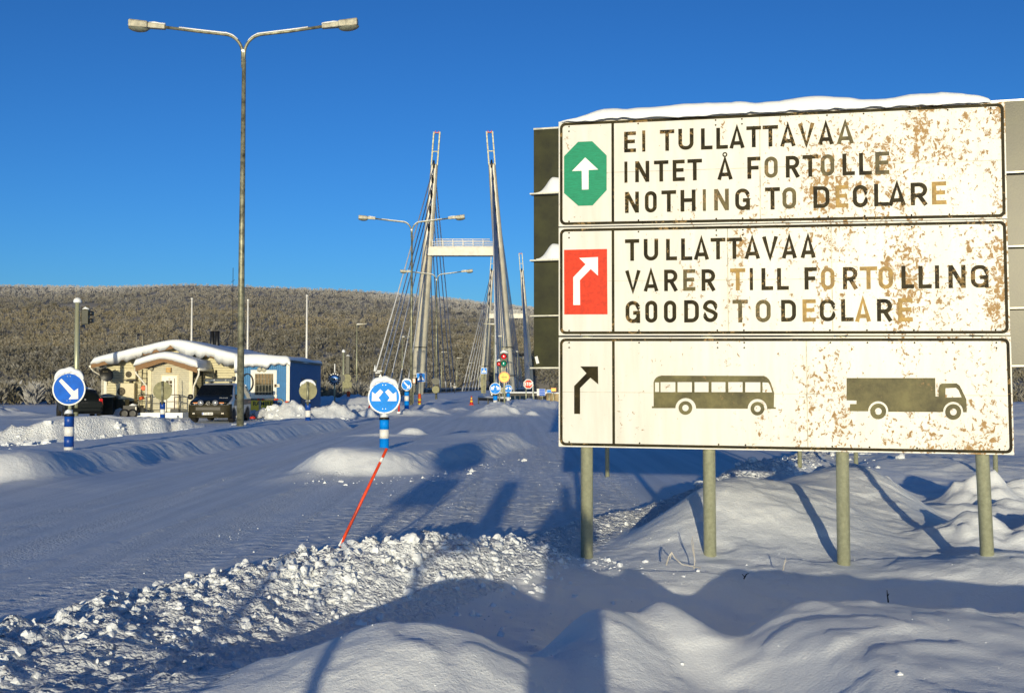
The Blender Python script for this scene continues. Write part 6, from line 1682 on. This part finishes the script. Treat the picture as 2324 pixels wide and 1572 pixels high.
def pylon(D):
    for s in (-1, 1):
        lo, hi = leg_at(D, s, -6), leg_at(D, s, 35.6)
        mid = leg_at(D, s, 19)
        mb = MB(); mb.tube([lo, leg_at(D, s, .4), mid, hi], [1.06, 1.02, .86, .55], 20); p_ = mb.build("pylon_leg", M_PYL, br_, OB)
        # pale plate on the front face carrying the anchors, dark anchor collars
        mb = MB(); ds = []
        for z in np.linspace(22.8, 35.4, 9):
            q = leg_at(D, s, z); r_0 = 1.02 + (.55 - 1.02) * (z - .4) / 35
            ds.append((q, r_0))
        vs = []
        for q, r_0 in ds: vs += [q + Vector((-.38, -r_0 - .04, 0)), q + Vector((.30, -r_0 - .04, 0)), q + Vector((.30, -r_0 * .5, 0)), q + Vector((-.38, -r_0 * .5, 0))]
        n = len(ds); mb.add(vs, [(i * 4 + j, i * 4 + (j + 1) % 4, i * 4 + 4 + (j + 1) % 4, i * 4 + 4 + j) for i in range(n - 1) for j in range(4)]); mb.build("anchor_plate", M_PYLP, p_, OB)
        mb = MB()
        for z in ATT:
            q = leg_at(D, s, z); mb.tube([q + Vector((-.05, -.95, -.7)), q + Vector((-.05, -.85, -.1)), q + Vector((-.05, -.6, .5))], [.13, .20, .12], 10)
        mb.build("anchor_collar", M_DARKM, p_, OB)
        # open frame at the head
        t0, t1 = leg_at(D, s, 35.4), leg_at(D, s, ZTOP)
        for dx in (-.46, .46): MB().box2((-.10, -.3, 0), (.10, .3, (t1 - t0).length)).build("head_post", M_GALV2, br_, (0, 0, 0)); o = COL.objects[-1]; o.location = t0 + Vector((dx, 0, 0)) - Vector(OB); o.rotation_euler = (0, math.atan2(t1.x - t0.x, t1.z - t0.z), 0); o.parent = p_; 
        mb = MB()
        for z in (37.6, 40.45): q = leg_at(D, s, z); mb.box(q, (1.0, .16, .14))
        mb.build("head_rung", M_GALV2, p_, OB)
        mb = MB(); q = leg_at(D, s, ZTOP)
        for dx in (-.25, .3): mb.lathe([(.05, .0), (.07, .2), (0, .32)], (q.x + dx, q.y, q.z - .05), 10)
        mb.prism([(-.32, -.2), (.32, -.2), (.2, 0), (0, -.16), (-.2, 0)], lambda u, v, t: (q.x + u, q.y - .28 + t, q.z + v), -.02, .02); mb.build("warning_lights", M_REDP, p_, OB)
        # narrow ladder strip and rings on the shaft
        mb = MB(); mb.tube([leg_at(D, s, z) + Vector((-.1, -1.06 + .012 * z, 0)) for z in (1, 10, 19)], .05, 6); mb.build("service_strip", M_PYLP, p_, OB)
        mb = MB()
        for z in (7.5, 3.2):
            q = leg_at(D, s, z); mb.lathe([(1.06, -.06), (1.08, 0), (1.06, .06)], q, 24)
        mb.build("shaft_ring", M_DARKM, p_, OB)
    zc = 22.2
    a, b_ = leg_at(D, -1, zc), leg_at(D, 1, zc)
    cb_ = MB().box2((a.x - .2, D - .9, zc - .55), (b_.x + .2, D + .9, zc + .50)); c_ = cb_.build("cross_beam", M_PYLP, br_, OB)
    mb = MB(); mb.box2((a.x + .3, D - 1.0, zc + .50), (b_.x - .3, D + 1.0, zc + .62)); mb.box2((a.x, D - .95, zc - .72), (b_.x, D + .95, zc - .55)); mb.build("beam_flange", M_PYLP, c_, OB)
    mb = MB(); x0, x1 = a.x + .8, b_.x - .8
    for y in (D - .95, D + .95):
        for z in (.95, 1.35, 1.75): mb.tube([(x0 + (.5 if z > 1.6 else 0), y, zc + z), (x1 - (.5 if z > 1.6 else 0), y, zc + z)], .06, 6)
        for k in range(7): x = x0 + (x1 - x0) * k / 6; mb.tube([(x, y, zc + .6), (x, y, zc + 1.7)], .06, 6)
    mb.build("walkway_rail", M_WHITEP, c_, OB)
pylon(168.0); pylon(323.0)
stays(168.0, ANCH, SPAN)
stays(323.0, [491 - d for d in SPAN], [491 - d for d in ANCH])
# deck
mb = MB(); Ds = np.linspace(112, 372, 14); vs = []
def dz(D): return -.07 + .37 * sst(126, 165, np.array(float(D))).item()
for D in Ds:
    for s, z in ((-HB - .8, 0), (HB + .8, 0), (HB + .8, -1.4), (-HB - .8, -1.4)): vs.append(bpnt(D, s, dz(D) + z))
n = len(Ds); mb.add(vs, [(i * 4 + j, i * 4 + (j + 1) % 4, i * 4 + 4 + (j + 1) % 4, i * 4 + 4 + j) for i in range(n - 1) for j in range(4)] + [(3, 2, 1, 0)])
mb.build("deck", M_CONC, br_, OB)
mb = MB(); mb.grid(lambda i, j: bpnt(Ds[j], -HB - .7 + (2 * HB + 1.4) * i / 6, dz(Ds[j]) + .05), 7, n); mb.build("deck_snow", M_SNOW, br_, OB)
def rail_line(pts, name, parent, zt, posts=True, off=(0, 0, 0), h=.62, mt=M_RAILD):
    mb = MB(); vs = []
    for p in pts: vs += [p + Vector((0, -.06, zt - h)), p + Vector((0, -.06, zt)), p + Vector((0, .06, zt)), p + Vector((0, .06, zt - h))]
    n = len(pts); mb.add(vs, [(i * 4 + j, i * 4 + (j + 1) % 4, i * 4 + 4 + (j + 1) % 4, i * 4 + 4 + j) for i in range(n - 1) for j in range(4)] + [(0, 1, 2, 3), tuple(range(4 * n - 4, 4 * n))])
    o = mb.build(name, mt, parent, off)
    mb = MB(); mb.tube([p + Vector((0, 0, zt + .03)) for p in pts], .09, 6); mb.build("snow_strip", M_SNOW2, o, off)
    return o
rail_line([bpnt(D, -HB - .55, dz(D)) for D in np.linspace(112, 372, 16)], "parapet", br_, .80, off=OB)
rail_line([bpnt(D, HB + .55, dz(D)) for D in np.linspace(112, 372, 16)], "parapet", br_, .80, off=OB, h=.18)
mb = MB()
for D in np.linspace(113, 372, 66):
    q = bpnt(D, HB + .55, dz(D)); mb.cyl(q, q + Vector((0, 0, .75)), .035, 5)
    q = bpnt(D, -HB - .35, dz(D)); mb.cyl(q, q + Vector((0, 0, .95)), .03, 5)
mb.tube([bpnt(D, -HB - .35, dz(D) + .95) for D in np.linspace(113, 372, 16)], .035, 6)
mb.tube([bpnt(D, HB + .55, dz(D) + .4) for D in np.linspace(113, 372, 16)], .035, 6)
mb.build("parapet_posts", M_RAILD, br_, OB)["kind"] = "stuff"

# guardrails on the approach
gr = thing("guardrail", "dark guardrail with snow on top, leading right from the bridge's left parapet end", "guardrail", at(1085, 900, 99))
og = gr.location
def guard(t, pts, zt, og):
    rail_line(pts, "rail_beam", t, zt, off=og, h=.30)
    for p in pts: MB().box2((p.x - .06, p.y - .05, -.6), (p.x + .06, p.y + .05, p.z + zt - .05)).build("post", M_RAILD, t, og)
q = [Vector((wx(px0, D), D, 0)) for px0, D in ((1086, 99), (1108, 96), (1130, 92), (1157, 88))]
guard(gr, q, .62, og)
gl = thing("guardrail", "long dark guardrail with snowy top running left to the bridge behind the arrow sign", "guardrail", at(840, 900, 118)); og = gl.location
guard(gl, [Vector((wx(px0, D), D, z)) for px0, D, z in ((782, 92, -.1), (800, 100, .0), (815, 106, .1), (838, 112, .15))], .86, og)
g3 = thing("guardrail", "pale rail before the concrete wall between traffic light and stop sign", "guardrail", at(1180, 892, 112)); og = g3.location
guard(g3, [Vector((wx(px0, 112), 112, .2)) for px0 in (1113, 1135, 1158, 1180, 1200, 1222, 1241)], .72, og)
# concrete abutment wall, with signs on it
cw = thing("concrete_wall", "tan stained concrete wall with snow on top at the far right end of the road", "wall", (wx(1290, 104), 104, 0)); og = (wx(1290, 104), 104, 0)
MB().box2((wx(1232, 104), 104, -.5), (wx(1420, 104), 104.6, wz(893, 104))).build("wall", M_CONC, cw, og)
MB().box2((wx(1231, 104), 103.9, wz(893, 104)), (wx(1421, 104), 104.7, wz(893, 104) + .12)).build("snow_cap", M_SNOW2, cw, og, bevel=.05)
ds_ = thing("direction_sign", "dark blue direction board with pale stripes on its left, past the stop sign", "road sign", (wx(1228, 98), 98, .3)); og = ds_.location
x0, x1, z0, z1 = wx(1218.5, 98), wx(1237.5, 98), wz(897.5, 98), wz(882, 98)
pb = MB().box2((x0, 98, z0), (x1, 98.06, z1)).build("board", M_WHITEP, ds_, og)
mb = MB()
for k in range(4): mb.box2((x0 + .20, 97.985, z0 + .012 + k * (z1 - z0) / 4), (x1 - .03, 97.998, z0 + (k + 1) * (z1 - z0) / 4 - .012))
mb.build("blue_bar", M_BLUE, pb, og)
mb = MB()
for k in range(4): mb.box2((x0 + .02, 97.985, z0 + .05 + k * (z1 - z0) / 4), (x0 + .17, 97.998, z0 + (k + .8) * (z1 - z0) / 4 - .03))
mb.build("route_field", M_STRIPE, pb, og)
MB().cyl((x1 - .25, 98.1, -.5), (x1 - .25, 98.1, z0), .05, 8).build("post", M_GALV, ds_, og)
MB().cyl((x0 - .35, 98, .2), (x0 - .35, 98, wz(873, 98)), .07, 8).build("white_rod", M_WHITEP, ds_, og)
for px0, px1, py0, py1, m, m2, lb, D in ((1240.5, 1252.5, 883.5, 891, M_WHITEP, M_BLUE2, "small pale blue sign just above the concrete wall", 103), (1250.5, 1262, 880, 888, M_ORANGE, M_YELLOW, "small yellow sign with orange rim above the concrete wall", 102.5)):
    t = thing("wall_sign", lb, "road sign", (wx((px0 + px1) / 2, D), D, 0)); og = t.location
    p_ = MB().box2((wx(px0, D), D, wz(py1, D)), (wx(px1, D), D + .04, wz(py0, D))).build("plate", m, t, og)
    MB().box2((wx(px0 + .9, D), D - .012, wz(py1 - .9, D)), (wx(px1 - .9, D), D - .002, wz(py0 + .9, D))).build("field", m2, p_, og)
    MB().cyl((wx((px0 + px1) / 2, D), D + .08, -.5), (wx((px0 + px1) / 2, D), D + .08, wz(py0 + 3, D)), .04, 8).build("post", M_GALV, t, og)

# ------------------------------------------------------------------ snow stake, twigs, things behind the main signs
M_STAKE = mat("stake_orange_red", (.80, .065, .012), .45, var=.15, scale=12)
q0, q1 = at(768, 1246, 9.0), at(878, 1017, 9.05)
sk = thing("snow_stake", "orange-red snow stake leaning right out of the ploughed bank", "marker stake", q0)
dv = q1 - q0
MB().tube([dv * -.35, dv], [.0135, .0115], 12).build("stick", M_STAKE, sk)
MB().tube([dv * .865, dv * .91], .0135, 12).build("white_band", M_SYMW, sk)
fr_ = MB(); fr_.tube([dv * -.03 + Vector((-.007, -.006, 0)), dv * .12 + Vector((-.007, -.006, 0))], [.016, .004], 8); fr_.build("frost", M_SNOW2, sk)

M_TWIG = mat("frosted_twig", (.50, .47, .42), .8, var=.2, scale=30)
M_TWIGD = mat("dry_twig", (.05, .038, .025), .8, var=.3, scale=30)
def twig(px, py, D, pts, label, m=M_TWIG, r=.0065):
    b_ = at(px, py, D); t = thing("twig", label, "twig", b_)
    for k, ln in enumerate(pts):
        P_ = [at(x, y, D) - b_ for x, y in ln]
        MB().tube(P_, [r * (1 - .55 * i / max(1, len(P_) - 1)) * (1 if k == 0 else .75) for i in range(len(P_))], 7).build("stem" if k == 0 else "side_shoot", m, t)
    return t
twig(1570, 1292, 9.4, [[(1575, 1290), (1577, 1272), (1574, 1240), (1571, 1216)], [(1575, 1262), (1571, 1240), (1569, 1225)]], "frosted upright twig left of the second sign post")
twig(1515, 1280, 9.3, [[(1512, 1282), (1518, 1262), (1524, 1252), (1532, 1266), (1548, 1280), (1590, 1288)], [(1524, 1252), (1521, 1268)]], "bent frosted stalk lying left of the second sign post", r=.008)
twig(1778, 1300, 9.2, [[(1777, 1294), (1780, 1280), (1783, 1266)], [(1780, 1278), (1785, 1271)]], "short frosted twig between the two middle sign posts")
twig(2015, 1365, 7.7, [[(2016, 1366), (2014, 1350), (2013, 1338)], [(2014, 1352), (2018, 1346)]], "thin dark twig alone in the shaded hollow at right", M_TWIGD, .006)
twig(1690, 1310, 9.2, [[(1688, 1313), (1694, 1302), (1699, 1300)], [(1690, 1308), (1684, 1302)]], "tiny dark twig tuft poking from snow right of the second post", M_TWIGD, .006)

# folding warning stand behind the two-arrow disc: only its red feet and left edge show
st_ = thing("warning_stand", "red-legged warning stand mostly hidden behind the bright two-arrow disc", "barrier", at(872, 930, 58)); og = st_.location
mb_ = lambda: MB()
for px0, px1 in ((842, 838), (902, 909)):
    D = 58; a, b_ = Vector((wx(px0 + 4, D), D, .95)), Vector((wx(px1 - 3, D), D - .1, wz(934, D)))
    MB().tube([a, b_], .05, 8).build("leg", M_REDP, st_, og)
    MB().box((b_.x, b_.y - .02, b_.z - .03), (.16, .12, .06)).build("foot", M_SYMW, st_, og)
MB().box2((wx(846, 58), 58, .5), (wx(899, 58), 58.06, 1.25)).build("panel", M_WHITEP, st_, og)
# snow-laden camera post with small lamps at the left cable foot
cp = thing("instrument_post", "snow-laden pole with small boxes beside the leftmost bridge cable's foot", "instrument post", at(848, 905, 118)); og = cp.location; D = 118
MB().tube([(wx(851, D), D, -.5), (wx(851.5, D), D, wz(842, D)), (wx(850.5, D), D, wz(832, D))], [.07, .07, .03], 8).build("pole", M_DARKM, cp, og)
MB().lathe([(0, 0), (.16, .02), (.10, .35), (.03, .7), (0, .75)], (wx(851, D), D, wz(843, D)), 12).build("snow_cone", M_SNOW2, cp, og)
for px0, py0 in ((858, 850), (862, 846), (855, 868)):
    MB().box((wx(px0, D), D - .1, wz(py0, D)), (.50, .35, .30)).build("box", M_DARKM, cp, og)
    MB().box((wx(px0, D), D - .1, wz(py0, D) + .2), (.55, .4, .14)).build("snow_cap", M_SNOW2, cp, og, bevel=.05)
MB().box((wx(853.5, D), D - .3, wz(867, D)), (.30, .1, .42)).build("white_plate", M_SYMW, cp, og)
gs = thing("lane_sign", "olive lane sign with white up arrow peeking over the two-arrow disc", "road sign", at(864, 900, 72)); og = gs.location; D = 72
MB().box2((wx(856, D), D, wz(885, D)), (wx(873, D), D + .04, wz(858, D))).build("plate", mat("lane_sign_olive", (.12, .13, .02), .5), gs, og)
mb = MB(); xc = wx(863.5, D)
mb.prism([(-.05, -.55), (.05, -.55), (.05, .30), (.17, .30), (0, .62), (-.17, .30), (-.05, .30)], lambda u, v, t: (xc + u, D - .012 + t, wz(870, D) + v), 0, .008); mb.build("arrow", M_SYMW, gs, og)
MB().cyl((xc + .1, D + .06, -.4), (xc + .1, D + .06, 1.4), .04, 8).build("post", M_GALV, gs, og)
snow_blob([(wx(878, 40), 40, wz(850, 40)), (wx(883, 40), 40, wz(848, 40)), (wx(888, 40), 40, wz(850, 40))], [.04, .1, .04], "unused", None) if False else None

# plates on the pylon side: small signal cabinet and the plate behind the traffic light
kp = thing("sign_plate", "small ribbed olive plate behind the yellow round sign's pole", "board", at(1140, 905, 100)); og = kp.location; D = 100
MB().box2((wx(1137, D), D, wz(890.5, D)), (wx(1148, D), D + .05, wz(879, D))).build("plate", M_ALU, kp, og)
mb = MB()
for k in range(4): z = wz(889 - k * 2.8, D); mb.box2((wx(1137.5, D), D - .03, z), (wx(1147.5, D), D - .002, z + .05))
mb.build("ribs", M_LAMPH, kp, og)["kind"] = "stuff"
MB().cyl((wx(1141, D), D + .1, -.3), (wx(1141, D), D + .1, wz(884, D)), .04, 8).build("post", M_GALV, kp, og)

# ------------------------------------------------------------------ what stands behind the viewer: its shadow falls into the view
bs = thing("round_sign", "round sign and square plate on a pole behind the camera, shadowing the road", "road sign", (-2.2, -1.6, 0))
MB().cyl((0, 0, -.3), (0, 0, 2.95), .04, 12).build("pole", M_GALV, bs)
mb = MB(); disc_mb(mb, (-.01, -.05, 2.62), .44, -.02, 0); mb.build("disc", M_ALU, bs)
MB().box((.05, -.05, 1.88), (.64, .025, .50)).build("plate", M_ALU, bs)
b2_ = thing("marker_board", "narrow tall marker board on a thin pole behind the camera", "road sign", (-1.25, -1.4, 0))
MB().cyl((-.55, 0, -.3), (-.55, 0, 2.05), .022, 10).build("pole", M_GALV, b2_)
MB().box((.30, 0, 1.66), (.30, .03, .76)).build("board", M_ALU, b2_)
MB().tube([(.05, .04, -.3), (.05, .04, 1.2), (.30, .04, 1.45), (.30, .04, 1.9)], .04, 8).build("post", M_GALV, b2_)

# the photographer
M_COAT = mat("dark_parka", (.02, .025, .04), .8, var=.3, scale=8, bump=.2)
M_SKIN = mat("skin", (.50, .30, .22), .5, var=.05)
M_HAT = mat("knit_hat", (.10, .02, .02), .9, var=.3, scale=40, bump=.3, bscale=90)
ph = thing("person", "photographer in a dark parka and knit hat holding the camera up", "person", (0, -.28, 0))
def skin_body(name, verts, edges, mt, parent, sub=2):
    me = bpy.data.meshes.new(name); me.from_pydata([v[:3] for v in verts], edges, []); me.update()
    o = bpy.data.objects.new(name, me); COL.objects.link(o); o.parent = parent
    o.modifiers.new("skin", 'SKIN'); s_ = o.modifiers.new("sub", 'SUBSURF'); s_.levels = sub; s_.render_levels = sub
    sv = me.skin_vertices[0].data
    for i, v in enumerate(verts): sv[i].radius = (v[3], v[4] if len(v) > 4 else v[3])
    sv[0].use_root = True
    me.materials.append(mt); return o
V = [(0, 0, .92, .19, .15), (0, .0, 1.15, .19, .14), (0, -.01, 1.36, .20, .13), (0, .0, 1.47, .075, .07), (0, .02, 1.56, .07, .075),
     (.09, 0, .84, .13), (.09, .0, .48, .105), (.09, -.02, .09, .085), (.095, .12, .05, .055),
     (-.09, 0, .84, .13), (-.09, .0, .48, .105), (-.09, -.02, .09, .085), (-.095, .12, .05, .055),
     (.20, -.01, 1.38, .085), (.31, .08, 1.18, .068), (.17, .22, 1.40, .055), (.09, .24, 1.52, .036),
     (-.20, -.01, 1.38, .085), (-.31, .08, 1.18, .068), (-.17, .22, 1.40, .055), (-.09, .24, 1.52, .036)]
E = [(0, 1), (1, 2), (2, 3), (3, 4), (0, 5), (5, 6), (6, 7), (7, 8), (0, 9), (9, 10), (10, 11), (11, 12), (2, 13), (13, 14), (14, 15), (15, 16), (2, 17), (17, 18), (18, 19), (19, 20)]
skin_body("body", V, E, M_COAT, ph)
mb = MB(); mb.lathe([(0, -.13), (.045, -.12), (.07, -.06), (.082, .0), (.078, .07), (.05, .12), (0, .135)], (0, .035, 1.64), 20); hd_ = mb.build("head", M_SKIN, ph); hd_.scale = (1, 1, 1)
mb = MB(); mb.lathe([(.088, .0), (.09, .06), (.075, .12), (.04, .155), (0, .165)], (0, .03, 1.665), 18); mb.build("hat", M_HAT, ph)
mb = MB(); mb.tube([(0, .115, 1.66), (0, .14, 1.625), (0, .118, 1.615)], [.010, .014, .008], 8); mb.build("nose", M_SKIN, hd_)
for s in (-1, 1):
    for k, (dx, L_) in enumerate(((-.027, .07), (-.009, .078), (.009, .074), (.027, .06))):
        MB().tube([(s * .085 + dx * .5, .235, 1.53), (s * .07 + dx * .6, .25, 1.56 + .004 * k), (s * .05 + dx * .6, .262, 1.57 + .006 * k)], [.010, .009, .007], 8).build("finger", M_SKIN, ph)
    MB().tube([(s * .085, .225, 1.525), (s * .06, .20, 1.55), (s * .04, .20, 1.56)], [.012, .010, .008], 8).build("thumb", M_SKIN, ph)
